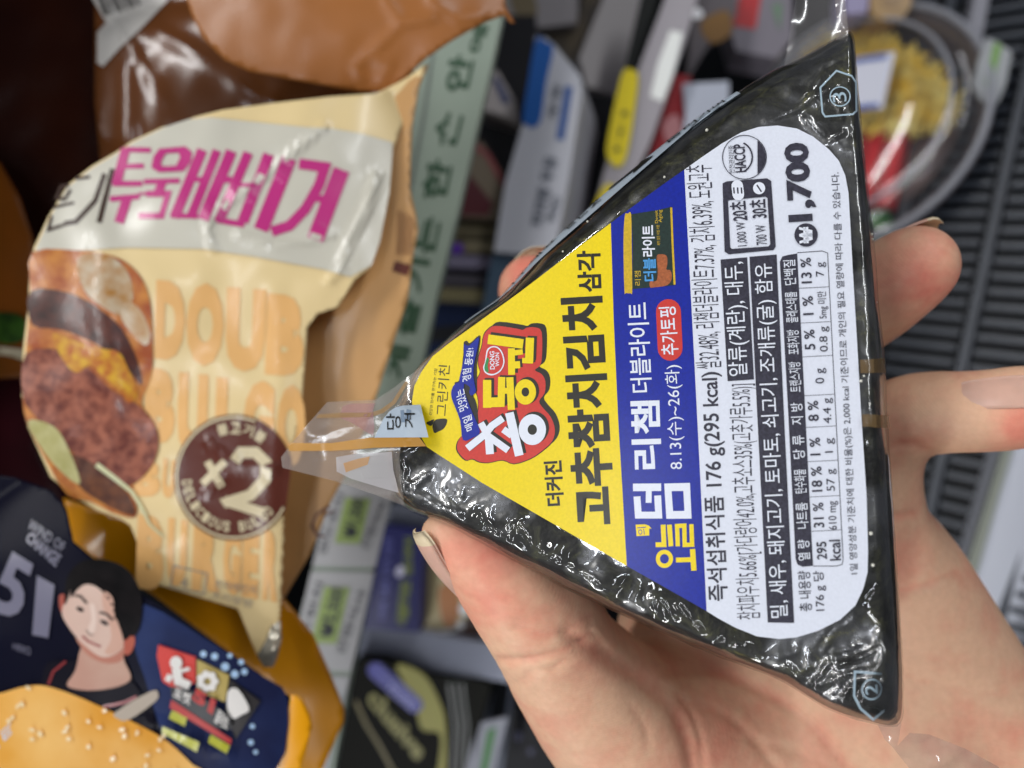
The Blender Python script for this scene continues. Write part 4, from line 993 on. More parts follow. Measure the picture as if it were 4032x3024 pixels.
bag("bag_body", S2b, [(372, -60), (900, -60), (1000, 200), (1500, 340), (1560, 372), (1480, 450), (800, 600), (420, 760), (395, 640), (372, 400)], pmat("brown_film", "#5f371b", 0.2, 0.12, var=0.35, vscale=18), bag2, 8, 26)
wl = pmat("white_sticker", "#b8b4ae", 0.4)
g = Geo(S2b, 0.45, 24); g.poly([(345, -40), (700, -40), (544, 122), (470, 190), (405, 262), (382, 248), (383, 127), (418, 89)])
o = g.build("barcode_sticker", wl, bag2)
g = Geo(S2b, 0.67, 24)
for k in range(6): g.stroke([(420 + k * 26, 60 - k * 8), (380 + k * 26, -40)], 9 if k % 2 else 15)
g.build("bars", mat("sticker_ink", "#1b1512", 0.4), o)
# --- dark bag at the far left
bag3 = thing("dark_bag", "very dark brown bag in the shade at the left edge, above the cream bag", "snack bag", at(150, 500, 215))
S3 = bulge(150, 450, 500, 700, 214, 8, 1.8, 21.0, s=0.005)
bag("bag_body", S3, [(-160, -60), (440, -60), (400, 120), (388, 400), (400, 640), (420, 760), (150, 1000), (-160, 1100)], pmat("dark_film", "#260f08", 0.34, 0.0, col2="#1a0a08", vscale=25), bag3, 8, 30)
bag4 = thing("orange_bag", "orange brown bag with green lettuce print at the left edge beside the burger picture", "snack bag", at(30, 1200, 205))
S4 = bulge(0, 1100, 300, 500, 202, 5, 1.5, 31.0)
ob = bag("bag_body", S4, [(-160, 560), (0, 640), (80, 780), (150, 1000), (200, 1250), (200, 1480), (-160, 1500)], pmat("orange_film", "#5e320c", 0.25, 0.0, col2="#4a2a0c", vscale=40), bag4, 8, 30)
pict("lettuce_picture", [(-60, 380), (90, 370), (160, 420), (160, 520), (60, 560), (-60, 520)], "#2c4a14", 0.3, "#14260b", S=S4, par=ob)
pict("cream_picture", [(-60, 570), (60, 585), (150, 600), (150, 660), (40, 630), (-60, 620)], "#9d947e", 0.3, "#6d6450", S=S4, par=ob)
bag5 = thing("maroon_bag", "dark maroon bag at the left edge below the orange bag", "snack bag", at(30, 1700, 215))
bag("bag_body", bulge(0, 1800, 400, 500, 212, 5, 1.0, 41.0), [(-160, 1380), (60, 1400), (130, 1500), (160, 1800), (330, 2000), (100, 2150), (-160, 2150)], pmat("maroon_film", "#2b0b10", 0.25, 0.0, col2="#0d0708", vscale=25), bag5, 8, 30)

# --- navy bag with amber back at the bottom left
bag6 = thing("navy_burger_bag", "navy burger bag with a printed portrait, amber film showing at its right", "snack bag", at(500, 2700, 175))
SA = bulge(900, 2600, 700, 700, 183, 3, 1.0, 51.0, s=0.004)
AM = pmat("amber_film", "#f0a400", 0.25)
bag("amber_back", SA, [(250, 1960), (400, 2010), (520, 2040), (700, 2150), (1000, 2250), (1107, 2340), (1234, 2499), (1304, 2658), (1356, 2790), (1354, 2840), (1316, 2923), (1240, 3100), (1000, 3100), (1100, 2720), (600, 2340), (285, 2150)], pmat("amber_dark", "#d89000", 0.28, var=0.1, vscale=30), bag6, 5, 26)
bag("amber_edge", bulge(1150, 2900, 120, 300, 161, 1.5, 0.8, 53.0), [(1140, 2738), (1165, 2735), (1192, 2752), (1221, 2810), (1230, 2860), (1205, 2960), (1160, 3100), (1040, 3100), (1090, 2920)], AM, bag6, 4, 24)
S6 = bulge(450, 2700, 800, 900, 163, 7, 0.8, 55.0, s=0.003, cr=[([(560, 2830), (640, 2850), (760, 2900), (830, 2960), (900, 2970)], 14, 0.7)])
NAVY = pmat("navy_film", "#0d0e20", 0.34, 0.0, col2="#0d0d1c", vscale=25)
nb = bag("bag_front", S6, [(-160, 1850), (60, 1880), (200, 1930), (262, 2000), (290, 2132), (400, 2225), (538, 2328), (690, 2420), (823, 2512), (1013, 2645), (1146, 2746), (1110, 2870), (1060, 3100), (-160, 3100)], NAVY, bag6, 8, 15)
pict("blue_glow_picture", [(900, 640), (1300, 870), (1620, 1080), (1790, 1230), (1700, 1700), (1150, 1700), (900, 1100), (820, 800)], "#2c3a66", 0.14, "#1c2140", fn=b3, S=S6, par=nb, vs=40)
g = Geo(S6, 0.36, 24)
for (x, y, r) in ((1265, 950, 20), (1335, 965, 22), (1430, 960, 16), (1500, 1000, 18), (1400, 1030, 26), (1460, 1075, 24), (1520, 1060, 20), (1570, 1400, 16), (1560, 1500, 18), (1590, 1560, 14)): g.ell(*b3(x, y), r / 1.58, r / 1.58)
g.build("light_dots_picture", pmat("dots_pale", "#a9c8e6"), nb)
# portrait of a young man (flat print)
pict("jersey_picture", [(290, 1010), (420, 990), (520, 1000), (780, 1090), (880, 1200), (960, 1330), (900, 1500), (500, 1450), (150, 1300), (250, 1150)], "#14121c", 0.24, fn=b3, S=S6, par=nb)
g = Geo(S6, 0.49, 24); g.stroke(T(b3, [(410, 995), (330, 1060), (300, 1140)]), 9); g.stroke(T(b3, [(640, 1280), (780, 1250), (850, 1215)]), 12); g.build("red_piping_picture", pmat("piping_red", "#8c2a2c"), nb)
pict("neck_picture", [(510, 900), (600, 930), (740, 900), (775, 1000), (815, 1100), (740, 1150), (600, 1175), (480, 1170), (415, 1140), (470, 1050)], "#c5a08e", 0.3, "#b88878", fn=b3, S=S6, par=nb, vs=60)
pict("ear_picture", [(765, 830), (820, 815), (840, 870), (815, 940), (775, 950)], "#b4604f", 0.31, fn=b3, S=S6, par=nb)
pict("ear_picture", [(368, 590), (400, 580), (410, 640), (400, 700), (372, 670)], "#a8584c", 0.31, fn=b3, S=S6, par=nb)
pict("hair_picture", [(425, 600), (430, 480), (470, 420), (540, 400), (640, 395), (740, 440), (820, 520), (860, 640), (850, 760), (800, 850), (740, 850), (600, 700)], "#0d0b0c", 0.32, "#191516", fn=b3, S=S6, par=nb)
pict("face_picture", [(455, 530), (540, 500), (640, 520), (700, 600), (715, 700), (750, 800), (770, 900), (700, 960), (620, 965), (530, 900), (470, 840), (400, 740), (385, 680), (410, 610)], "#d9bdae", 0.36, "#cda898", fn=b3, S=S6, par=nb, vs=30)
pict("fringe_picture", [(440, 600), (450, 500), (520, 450), (620, 470), (720, 560), (740, 680), (720, 740), (690, 640), (620, 545), (540, 515), (480, 550)], "#0f0c0d", 0.4, fn=b3, S=S6, par=nb)
pict("hair_picture", [(400, 640), (410, 500), (450, 420), (520, 370), (630, 360), (760, 400), (850, 500), (885, 640), (870, 780), (830, 840), (790, 800), (770, 640), (700, 520), (560, 440), (460, 500), (425, 600)], "#0b090a", 0.42, "#171314", fn=b3, S=S6, par=nb)
pict("cheek_picture", [(640, 560), (700, 600), (712, 700), (750, 800), (768, 895), (705, 950), (650, 940), (690, 860), (680, 760), (640, 660)], "#cfa592", 0.40, "#d6b0a0", fn=b3, S=S6, par=nb, vs=30)
pict("jaw_picture", [(470, 845), (530, 900), (620, 963), (700, 960), (770, 900), (760, 985), (680, 1010), (590, 985), (520, 930)], "#b97c6a", 0.33, "#c08a78", fn=b3, S=S6, par=nb, vs=30)
pict("nose_picture", [(560, 640), (590, 650), (600, 740), (590, 810), (560, 820), (548, 790), (570, 730)], "#e6cfc2", 0.41, "#dcc0b0", fn=b3, S=S6, par=nb, vs=30)
g = Geo(S6, 0.63, 20); g.stroke(T(b3, [(462, 585), (500, 590), (540, 635)]), 9); g.stroke(T(b3, [(618, 690), (660, 700), (705, 740)]), 9); g.ell(*b3(497, 672), 16, 8, 0.5); g.ell(*b3(648, 755), 18, 8, 0.5)
g.stroke(T(b3, [(535, 800), (560, 830), (580, 832)]), 3); g.build("features_picture", pmat("brow", "#33211f"), nb)
g = Geo(S6, 0.63, 20); g.stroke(T(b3, [(512, 838), (545, 870), (590, 890), (625, 905)]), 8); g.build("lips_picture", pmat("lips", "#a9605c"), nb)
g = Geo(S6, 0.41, 24)
g.quad("5", b3(-100, 650), b3(110, 760), b3(220, 400), b3(60, 300), 0.03); g.quad("1", b3(200, 830), b3(300, 850), b3(340, 520), b3(230, 460), 0.06)
g.quad("WIND OF", b3(165, 165), b3(390, 320), b3(410, 260), b3(200, 110), 0.0); g.quad("CHANGE", b3(155, 245), b3(345, 410), b3(385, 340), b3(190, 185), 0.03)
g.quad("HERO", b3(80, 920), b3(190, 960), b3(190, 910), b3(80, 880), 0.0)
g.build("grey_lettering", pmat("greyprint", "#6f6d80"), nb)
pict("sesame_bun_picture", [(-200, 1280), (20, 1190), (200, 1145), (330, 1160), (520, 1230), (760, 1340), (920, 1420), (1050, 1500), (1200, 1640), (1350, 1800), (-200, 1800)], "#dc962a", 0.44, "#f0bf72", fn=b3, S=S6, par=nb, vs=35)
rs = random.Random(5); bmS = Geo(S6, 1.11)
for k in range(34):
    x = rs.uniform(40, 1100); y = rs.uniform(0, 380) + 1160 + max(0, (x - 300)) * 0.4; bmS.ell(*b3(x, y), rs.uniform(8, 13), rs.uniform(6, 9), rs.random() * 3, 10)
o = bmS.build("sesame_picture", pmat("sesame", "#efd9ab"), nb); o["kind"] = "stuff"
g = Geo(S6, 0.67, 24); g.quad("ㅐ트", b3(-60, 1480), b3(60, 1370), b3(85, 1440), b3(-30, 1560)[:2], 0.02); g.build("white_lettering", pmat("whiteprint", "#cfd0da"), nb)
pict("bat_picture", [(720, 1310), (940, 1180), (985, 1200), (960, 1250), (800, 1360), (730, 1350)], "#b6a99a", 0.48, fn=b3, S=S6, par=nb)
# stickers on the navy bag
def tile(name, q, col, lift=0.6): return slab(name, S6, T(b3, q), 0.4, pmat("tile_" + col[1:], col, 0.35), nb, lift * 1.1 + 0.12, 22)
tile("sticker_tile", [(985, 895), (1215, 970), (1215, 1130), (1100, 1180), (1010, 1120), (975, 960)], "#d2352a")
tile("sticker_tile", [(1225, 985), (1425, 1085), (1400, 1250), (1225, 1180)], "#b59f55")
tile("sticker_tile", [(1432, 1110), (1620, 1245), (1465, 1480), (1400, 1300)], "#2a2626")
g = Geo(S6, 1.22, 24)
g.ell(*b3(1095, 1005), 24, 26); g.stroke(T(b3, [(1095, 1040), (1110, 1120), (1180, 1150)]), 36); g.stroke(T(b3, [(1060, 1080), (1040, 1120)]), 24); g.stroke(T(b3, [(1110, 1060), (1180, 1040)]), 14)
for a in range(7): g.ell(*b3(1290 + 45 * math.cos(a * .9), 1120 + 45 * math.sin(a * .9)), 15, 15)
g.smooth(T(b3, [(1420, 1180), (1480, 1170), (1550, 1290), (1500, 1330), (1450, 1350), (1415, 1290)]))
g.build("sticker_shapes", pmat("sticker_white", "#e6e2dc"), nb)
g = Geo(S6, 1.55, 24); g.poly(T(b3, [(1060, 1150), (1200, 1180), (1360, 1290), (1430, 1330), (1440, 1420), (1300, 1400), (1070, 1230)])); g.build("caption_back", pmat("caption_dark", "#2a2a2e"), nb)
g = Geo(S6, 1.66, 24); g.quad("51", b3(1190, 1230), b3(1320, 1330), b3(1345, 1240), b3(1215, 1155), 0.06); g.poly(T(b3, [(1065, 1235), (1440, 1480), (1435, 1515), (1055, 1285)])); g.build("red_caption", pmat("caption_red", "#b3241f"), nb)
g = Geo(S6, 1.66, 24); g.poly(T(b3, [(1070, 1300), (1165, 1340), (1150, 1400), (1050, 1350)])); g.poly(T(b3, [(1010, 1400), (1240, 1500), (1225, 1560), (1005, 1440)])); g.poly(T(b3, [(1310, 1450), (1430, 1520), (1410, 1570), (1295, 1500)])); g.build("yellow_caption", pmat("caption_yellow", "#b3b32e"), nb)
g = Geo(S6, 1.77, 24); g.quad("포켓", b3(1075, 1220), b3(1180, 1270), b3(1190, 1200), b3(1090, 1150), 0.02); g.quad("콜라보", b3(1330, 1370), b3(1410, 1430), b3(1425, 1340), b3(1360, 1290), 0.02); g.build("caption_lettering", pmat("sticker_white", "#e6e2dc"), nb)
# ================================================================== chilled cabinet behind
def PU(px, py, z): return Plane(at(px, py, z), U)          # level surface
def PT(px, py, z, n): return Plane(at(px, py, z), Vector(n))
FLOOR = Plane(-U * 400, U)
o6 = lambda x, y: (1000 + x / 1.58, 1974 + y / 1.58)
DK = mat("cabinet_dark", "#0e1013", 0.5, 0.2, var=0.3, vscale=20)
fl = slab("floor", FLOOR, [(300, -1500), (5200, -1500), (5200, 4600), (300, 4600)], 6, DK); fl["kind"] = "structure"
# back wall of the cabinet, far left side
Wl = Plane(at(1300, 1500, 560), Hd)
wall = slab("wall", Plane(at(700, 1500, 760), Hd), [(-1400, -1500), (1600, -1500), (1600, 4600), (-1400, 4600)], 8, mat("cabinet_wall", "#16171b", 0.6)); wall["kind"] = "structure"
E0 = Vector((-197, -100, 91))
_q = lambda h_, s_, u_: E0 + Hd * h_ + Sd * s_ + U * u_
us = build("unseen_upper_shelf", [_q(h_, s_, u_) for u_ in (0, 14) for h_, s_ in ((0, -600), (380, -600), (380, 700), (0, 700))],
           [(0, 1, 2, 3), (7, 6, 5, 4), (0, 4, 5, 1), (1, 5, 6, 2), (2, 6, 7, 3), (3, 7, 4, 0)], mat("shelf_grey", "#6f7378", 0.5)); us["kind"] = "structure"  # unseen board out of frame, front edge set to shade the left bags
def kit(name, label, cat, plane, pts, thick, m, group=None, lift=0.0, body_="body", rnd=False):
    c = (sum(p[0] for p in pts) / len(pts), sum(p[1] for p in pts) / len(pts))
    t = thing(name, label, cat, plane.P(*c, lift - thick), group)
    b = slab(body_, plane, pts, thick, m, t, lift, round_=rnd); return t, b
# --- grille of black slats at the right edge
gr = thing("floor_grille", "black slatted grille running down the right edge behind the fingers", "grille", FLOOR.P(3950, 1500))
gm = mat("grille_plastic", "#41464f", 0.4, 0.5, var=0.2, vscale=60)
sp = []; SAX = Vector((1, 0, 0))
def slat_pts(p, w, l, t_):
    a = Hd * l; b = Sd * w; c = U * t_
    return [p + a * i + b * j + c * k for i, j, k in ((-.5, -.5, 0), (.5, -.5, 0), (.5, .5, 0), (-.5, .5, 0), (-.5, -.4, 1), (.5, -.4, 1), (.5, .4, 1), (-.5, .4, 1))]
sf = [(0, 1, 5, 4), (1, 2, 6, 5), (2, 3, 7, 6), (3, 0, 4, 7), (4, 5, 6, 7)]
first = {}
for col_, (x0, l) in enumerate(((3600, 24), (3960, 24), (4320, 24), (4700, 24))):
    yy = -80; k = 0
    c0 = FLOOR.P(x0, -60)
    while k < 52:
        p = c0 - Sd * (7.2 * k)
        if not first:
            o = build("slat", slat_pts(p, 3.4, 30, 5), sf, gm, gr); first['m'] = (o, p)
        else:
            o0, p0 = first['m']; o = o0.copy(); COL.objects.link(o); o.parent = gr; o.location = Wdir(p - p0) * 0.001
        k += 1
rail_ = [FLOOR.P(x, -60) for x in (3780, 4140, 4510)]
for c0 in rail_:
    build("cross_bar", [c0 + Hd * i + Sd * j + U * k for i, j, k in ((-2, 20, 0), (2, 20, 0), (2, -400, 0), (-2, -400, 0), (-2, 20, 7), (2, 20, 7), (2, -400, 7), (-2, -400, 7))], sf, gm, gr)
GRN = mat("green_reflect", "#1c5a3a", 0.4)
for y in (380, 480, 560, 620):
    pass
# --- white bumper rail bottom right
RW = Plane(at(3950, 2300, 330), Vector((0.3, 0.0, 1)))
kit("bumper_rail", "pale grey white bumper rail in the bottom right corner beside the palm", "rail", RW, [(3700, 2560), (3790, 2278), (3885, 1974), (4000, 1600), (4300, 1500), (4300, 3300), (3600, 3300)], 20, mat("white_rail", "#c9ccd6", 0.35, 0.5))
o = slab("rail_lip", RW, [(3745, 2420), (3792, 2278), (3887, 1974), (4002, 1600), (4040, 1600), (3925, 1985), (3835, 2300)], 3, mat("rail_lip", "#8f9388", 0.4), bpy.data.objects["bumper_rail"], 3.0)
# --- pale green shelf rail with lettering
RP = Plane(at(1600, 1400, 236), Vector((0.12, 0.02, 1)))
rl, rb = kit("shelf_rail", "pale grey green shelf rail with dark green lettering, behind the burger bag", "shelf rail", RP,
             [(1995, -60), (1983, 38), (1933, 272), (1870, 538), (1806, 823), (1717, 1175), (1640, 1540), (1532, 1974), (1481, 2164), (1443, 2354), (1405, 2544), (1367, 2733), (1300, 3100), (1020, 3100), (1110, 2700), (1240, 2200), (1380, 1600), (1480, 1100), (1590, 500), (1690, -60)], 4,
             mat("rail_green", "#98a697", 0.45, 0.4, var=0.08, vscale=12))
g = Geo(RP, 0.3)
gq = lambda ch, pts, off=0.03: g.quad(ch, *pts, off)
gq("에", [(1892, 215), (1925, 105), (1875, 90), (1838, 200)]); gq("안", [(1838, 372), (1872, 222), (1775, 212), (1743, 352)]); gq("손", [(1790, 590), (1830, 440), (1735, 425), (1700, 575)])
gq("한", [(1752, 795), (1785, 640), (1690, 618), (1655, 775)]); gq("는", [(1708, 1010), (1740, 862), (1655, 845), (1625, 985)]); gq("기", [(1668, 1160), (1695, 1025), (1610, 1010), (1590, 1140)]); gq("즐", [(1630, 1330), (1665, 1190), (1585, 1170), (1555, 1310)])
gq("게", [(1590, 1500), (1620, 1370), (1540, 1355), (1515, 1480)])
g.build("lettering", mat("green_letter", "#1f4a2c", 0.5), rb)
g = Geo(RP, 0.2); g.stroke([(1745, -60), (1665, 480), (1560, 1050)], 14); g.build("groove", mat("groove", "#707a72", 0.5), rb)
# price cards in the rail
TW = mat("card_white", "#a9a9ab", 0.5); TG = mat("card_green", "#8fa35c", 0.5); TI = mat("card_ink", "#35393f", 0.5)
for k, (y0, y1, lab_, num) in enumerate(((1900, 2230, "white and green price card in the rail just below the tan bag side", "₩1,500"), (2250, 2640, "white and green price card in the rail beside the amber film", "₩2,500"), (2660, 3050, "white and green price card at the bottom end of the rail", "₩1,800"))):
    cx = lambda y: 1395 - (y - 2070) * 0.235
    w = 128
    q = [(cx(y1) - w, y1), (cx(y1) + w - 8, y1 + 4), (cx(y0) + w - 8, y0 + 4), (cx(y0) - w, y0)]
    t, b = kit("price_card", lab_, "price card", RP, q, 0.6, TW, "price cards in the green rail", 0.8, "card")
    g = Geo(RP, 1.2); ya, yb = y0 + 60, y0 + (y1 - y0) * 0.72
    g.poly([(cx(yb) - 62, yb), (cx(yb) + 38, yb + 4), (cx(ya) + 38, ya + 4), (cx(ya) - 62, ya)]); g.build("green_panel", TG, b)
    g = Geo(RP, 1.4); g.text(num, (cx(yb) + 26, yb - 12), (cx(ya) + 26, ya + 14), 62, 0.02)
    g.text("샌드위치", (cx(y1) - 80, y1 - 40), (cx(y0) - 80, y0 + 50), 30); g.text("간편식사", (cx(y1) + 90, y1 - 60), (cx(y0) + 90, y0 + 80), 34); g.build("lettering", TI, b)
# --- packs standing between rail and white carton
def pl(z, n=(0.1, 0.0, 1)): return lambda x, y: Plane(at(x, y, z), Vector(n))
def simple(name, label, cat, z, pts, thick, col, prints=(), group=None, rough=0.45, n=(0.1, 0.0, 1), coat=0.05, col2=None, rnd=False):
    c = (sum(p[0] for p in pts) / len(pts), sum(p[1] for p in pts) / len(pts)); P_ = Plane(at(*c, z), Vector(n))
    t, b = kit(name, label, cat, P_, pts, thick, mat("m_" + name + col[1:], col, rough, 0.3, coat=coat, col2=col2, vscale=40, bump=0.15, bscale=60), group, 0, "body", rnd)
    for i, pr in enumerate(prints):
        nm, cc, fn = pr; g = Geo(P_, 0.3 + 0.15 * i); fn(g); g.build(nm, mat("p_" + cc[1:], cc, rough, 0.5, coat=coat), b)
    return t, b, P_
simple("sandwich_pack", "dark maroon and cream sandwich wedge just right of the rail lettering", "sandwich", 345, [(1830, 540), (1900, 560), (1990, 700), (2010, 800), (1960, 860), (1800, 850), (1770, 760)], 30, "#6d6253",
       [("maroon_patch", "#4a141c", lambda g: g.poly([(1800, 760), (1850, 690), (1940, 800), (1920, 850), (1790, 845)])), ("red_edge", "#7d3a3c", lambda g: g.stroke([(1850, 560), (1920, 610), (1985, 730)], 22))])
simple("sandwich_pack", "pale wedge pack with bluish print, above the maroon sandwich near the rail top", "sandwich", 352, [(1905, 270), (1960, 280), (2030, 400), (2040, 470), (1900, 430), (1880, 360)], 30, "#a19a98",
       [("blue_print", "#3a4266", lambda g: g.poly([(1935, 300), (1965, 310), (2010, 400), (1980, 410)]))])
simple("black_pack", "black pack in the shade between the rail and the white carton", "food pack", 372, [(1900, 60), (2110, 60), (2120, 500), (2040, 780), (1960, 900), (1870, 880), (1850, 500)], 40, "#121116")
for k, (y, c_, lb) in enumerate(((880, "#57503c", "olive"), (940, "#6e6650", "khaki"), (1000, "#6a6578", "greyish"), (1075, "#403d44", "charcoal"), (1130, "#6b6448", "mustard"))):
    simple("boxed_snack", "%s boxed snack in the small stack between rail and carton, number %s from top" % (lb, ("one", "two", "three", "four", "five")[k]) if False else "%s box lying in the small stack between the rail and the white carton" % lb, "box", 350 - k * 2,
           [(1730 - (y - 880) * .2, y), (1960 - (y - 880) * .15, y + 12), (1950 - (y - 880) * .15, y + 62), (1720 - (y - 880) * .2, y + 50)], 30, c_,
           [("purple_mark", "#4a1f8a", lambda g: g.ell(1800, 978, 26, 22))] if k == 2 else ())
simple("blue_box", "dark blue grey box at the foot of the white carton, behind the index fingertip", "box", 330, [(1945, 985), (2110, 985), (2080, 1120), (2010, 1330), (1880, 1330), (1920, 1100)], 30, "#4c6175")
simple("navy_box", "dark navy box behind the apex of the rice ball, right of the rail", "box", 350, [(1710, 1180), (1900, 1140), (1900, 1330), (1780, 1480), (1660, 1520), (1660, 1300)], 30, "#12203f", [("dark_stripe", "#0b0c12", lambda g: g.poly([(1690, 1290), (1890, 1270), (1860, 1340), (1680, 1350)]))])
def cart(g): g.smooth([(2112, 152), (2150, 165), (2178, 190), (2150, 330), (2130, 470), (2100, 502), (2070, 490), (2058, 465), (2080, 320)])
def cart2(g): g.stroke([(2240, 340), (2225, 430), (2205, 550)], 30); 
def cart3(g):
    g.text("우유", (2190, 470), (2215, 330), 34, 0.02); g.text("저지방 우유", (2140, 900), (2200, 620), 56, 0.03); g.text("900", (2180, 880), (2210, 780), 30, 0.02)
simple("milk_carton", "tall white carton with blue panels standing behind the index fingertip", "carton", 325, [(2110, 140), (2150, 150), (2185, 178), (2285, 300), (2290, 370), (2240, 700), (2180, 1010), (1945, 990), (1990, 720), (2060, 480)], 45, "#d3d4dc",
       [("blue_panel", "#2766b8", cart), ("blue_pill", "#2c5ca6", cart2), ("lettering", "#6d7380", cart3)], n=(0.25, 0.05, 1))
simple("dark_column", "dark grey upright panel between the white carton and the yellow tags", "panel", 390, [(2290, 380), (2440, 330), (2430, 640), (2330, 900), (2200, 1150), (2080, 1280), (2180, 1010)], 20, "#2a2d31", col2="#3a3438")
# far rail with its lit stripe painted white, and yellow tags
LR_ = Plane(at(2560, 420, 335), Vector((0.15, 0, 1)))
t, b = kit("far_rail", "second grey shelf rail further back carrying the yellow tags", "shelf rail", LR_, [(2640, -60), (2760, -60), (2700, 150), (2640, 330), (2560, 560), (2470, 760), (2400, 980), (2300, 960), (2390, 640), (2480, 360)], 5, mat("far_rail", "#a09ba0", 0.3, 0.6, coat=0.5))
g = Geo(LR_, 0.3); g.poly([(2640, 120), (2690, 130), (2650, 290), (2610, 400), (2560, 380), (2590, 250)]); g.build("lit_stripe", mat("bright_white", "#e8eae6", 0.25), b)
YT = mat("tag_yellow", "#d9c417", 0.4)
for pts, lb, tx_ in (([(2452, 285), (2490, 275), (2512, 300), (2500, 420), (2470, 600), (2440, 655), (2405, 640), (2388, 590), (2410, 460)], "upper yellow hanging tag with dark writing on the far rail", ((2440, 600), (2475, 440))),
                ([(2370, 745), (2400, 725), (2425, 745), (2400, 850), (2360, 960), (2320, 960), (2315, 880)], "lower yellow hanging tag half hidden by the rice ball edge", ((2350, 930), (2380, 820)))):
    t, b = kit("yellow_tag", lb, "tag", LR_, pts, 0.6, YT, "yellow tags on the far rail", 2.0, "card", True)
    g = Geo(LR_, 2.4); g.text("1+1", tx_[0], tx_[1], 26, 0.03); g.build("lettering", mat("tag_ink", "#6a5f14", 0.5), b)
simple("red_pack", "red and white clear topped pack behind the far rail", "food pack", 350, [(2660, 290), (2720, 300), (2740, 560), (2600, 700), (2540, 680), (2600, 480)], 30, "#8e1b22", [("white_blotch", "#b77a7c", lambda g: g.smooth([(2610, 500), (2660, 450), (2690, 520), (2650, 600)]))], coat=0.6)
simple("white_pouch", "soft white pouch beside the red pack behind the upper corner of the rice ball", "pouch", 345, [(2690, 330), (2870, 320), (2870, 480), (2800, 560), (2680, 600), (2700, 450)], 20, "#a9aebb", [("blue_print", "#8fa3c6", lambda g: g.poly([(2760, 480), (2830, 420), (2840, 500), (2780, 540)])), ("cream_print", "#c8bd9c", lambda g: g.poly([(2700, 520), (2760, 470), (2740, 560)]))])
simple("grey_tray", "dull white tray of mushrooms at the top centre", "tray", 400, [(1985, -60), (2280, -60), (2270, 90), (2130, 110), (1990, 110)], 30, "#8f8a8c", [("tan_food", "#6e6147", lambda g: g.smooth([(2010, -30), (2100, -20), (2110, 70), (2030, 60)]))])
simple("brown_snack", "brown mottled snack pack beside the pale tray at the top centre", "snack bag", 405, [(2120, 100), (2270, 80), (2310, -60), (2420, -60), (2330, 110), (2260, 300), (2190, 180)], 30, "#5a4e3c", col2="#3a3530", rnd=False)
simple("white_tray", "plain pale grey tray lid standing by the black divider at the top", "tray", 385, [(2400, -60), (2530, -60), (2500, 130), (2440, 380), (2310, 340), (2280, 230), (2340, 80)], 20, "#a39d9d", n=(-0.2, 0, 1))
simple("black_divider", "black shelf divider bar between the pale tray and the far rail", "divider", 350, [(2535, -60), (2600, -60), (2560, 100), (2510, 290), (2455, 280), (2490, 130)], 14, "#121513")
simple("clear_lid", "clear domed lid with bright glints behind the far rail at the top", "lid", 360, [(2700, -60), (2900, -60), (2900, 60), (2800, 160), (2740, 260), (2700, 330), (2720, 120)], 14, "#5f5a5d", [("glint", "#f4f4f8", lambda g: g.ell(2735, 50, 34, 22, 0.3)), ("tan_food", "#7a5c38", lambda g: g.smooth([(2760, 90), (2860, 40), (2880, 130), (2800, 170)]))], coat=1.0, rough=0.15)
simple("red_ribbon_pack", "pack with a bright red band at the top, left of the clear film end", "food pack", 372, [(2880, -60), (3120, -60), (3120, 150), (3060, 230), (2900, 200), (2870, 100)], 24, "#76717a", [("red_band", "#b0161c", lambda g: g.poly([(2925, -60), (3005, -60), (2975, 115), (2882, 100)])), ("green_print", "#5c7a5f", lambda g: g.poly([(2930, 320), (2990, 300), (2980, 420), (2920, 440)]) if False else g.poly([(3040, 20), (3080, 10), (3070, 120)]))])
simple("lilac_pack", "lilac and white pack at the top edge right of the clear film end", "food pack", 380, [(3325, -60), (3425, -60), (3415, 50), (3330, 58)], 20, "#9a93b4")
simple("round_cookie_tub", "round tan cookie tub at the top edge beside the orange box", "tub", 378, [(3425, -60), (3590, -60), (3588, 20), (3560, 66), (3520, 85), (3470, 78), (3430, 50)], 20, "#a8885a", [("brown_centre", "#8d6d40", lambda g: g.ell(3510, 5, 40, 30))])
simple("orange_box", "orange yellow carton corner at the top right, above the round tray", "box", 412, [(3845, -60), (3795, 200), (3760, 212), (3620, 108), (3640, 60), (3700, -60)], 30, "#d98e12")
simple("white_edge_strip", "narrow pale strip running between the orange carton and the grille", "strip", 372, [(3850, -60), (3905, -60), (3850, 240), (3820, 270), (3790, 220)], 6, "#8d8d96")
t, b, P_ = simple("price_card", "grey price card with a green stripe at the right edge near the top", "price card", 352, [(3885, 150), (3930, 165), (3985, 205), (3960, 330), (3925, 410), (3870, 400), (3830, 330), (3850, 250)], 1.5, "#a2a5a8", [("green_stripe", "#6d9a3c", lambda g: g.poly([(3915, 165), (3945, 180), (3905, 340), (3880, 330)]))])

# --- round clear tray with shredded egg
TC = FLOOR.P(3410, 557); TR = 494 * (TC.length * TC.normalized().z) / 3024 * 0.95
tray = thing("salad_tray", "round clear lidded tray of yellow shredded egg and red crab stick behind the top corner", "food tray", TC)
E1 = Hd; E2 = Sd
def lathe(prof_, n=64):
    v = []; f = []
    for r, h_ in prof_:
        for i in range(n):
            a = 2 * math.pi * i / n; v.append(TC + E1 * (r * math.cos(a)) + E2 * (r * math.sin(a)) + U * h_)
    for j in range(len(prof_) - 1):
        for i in range(n): a = j * n; f.append((a + i, a + (i + 1) % n, a + n + (i + 1) % n, a + n + i))
    return v, f
R_ = TR
v, f = lathe([(0.1, 1), (R_ * .80, 1), (R_ * .86, 10), (R_ * .92, 18), (R_ * .985, 20), (R_, 19), (R_, 17)])
build("tray_base", v, f, mat("tray_grey", "#5a5254", 0.3, 0.5, coat=0.5), tray, True)
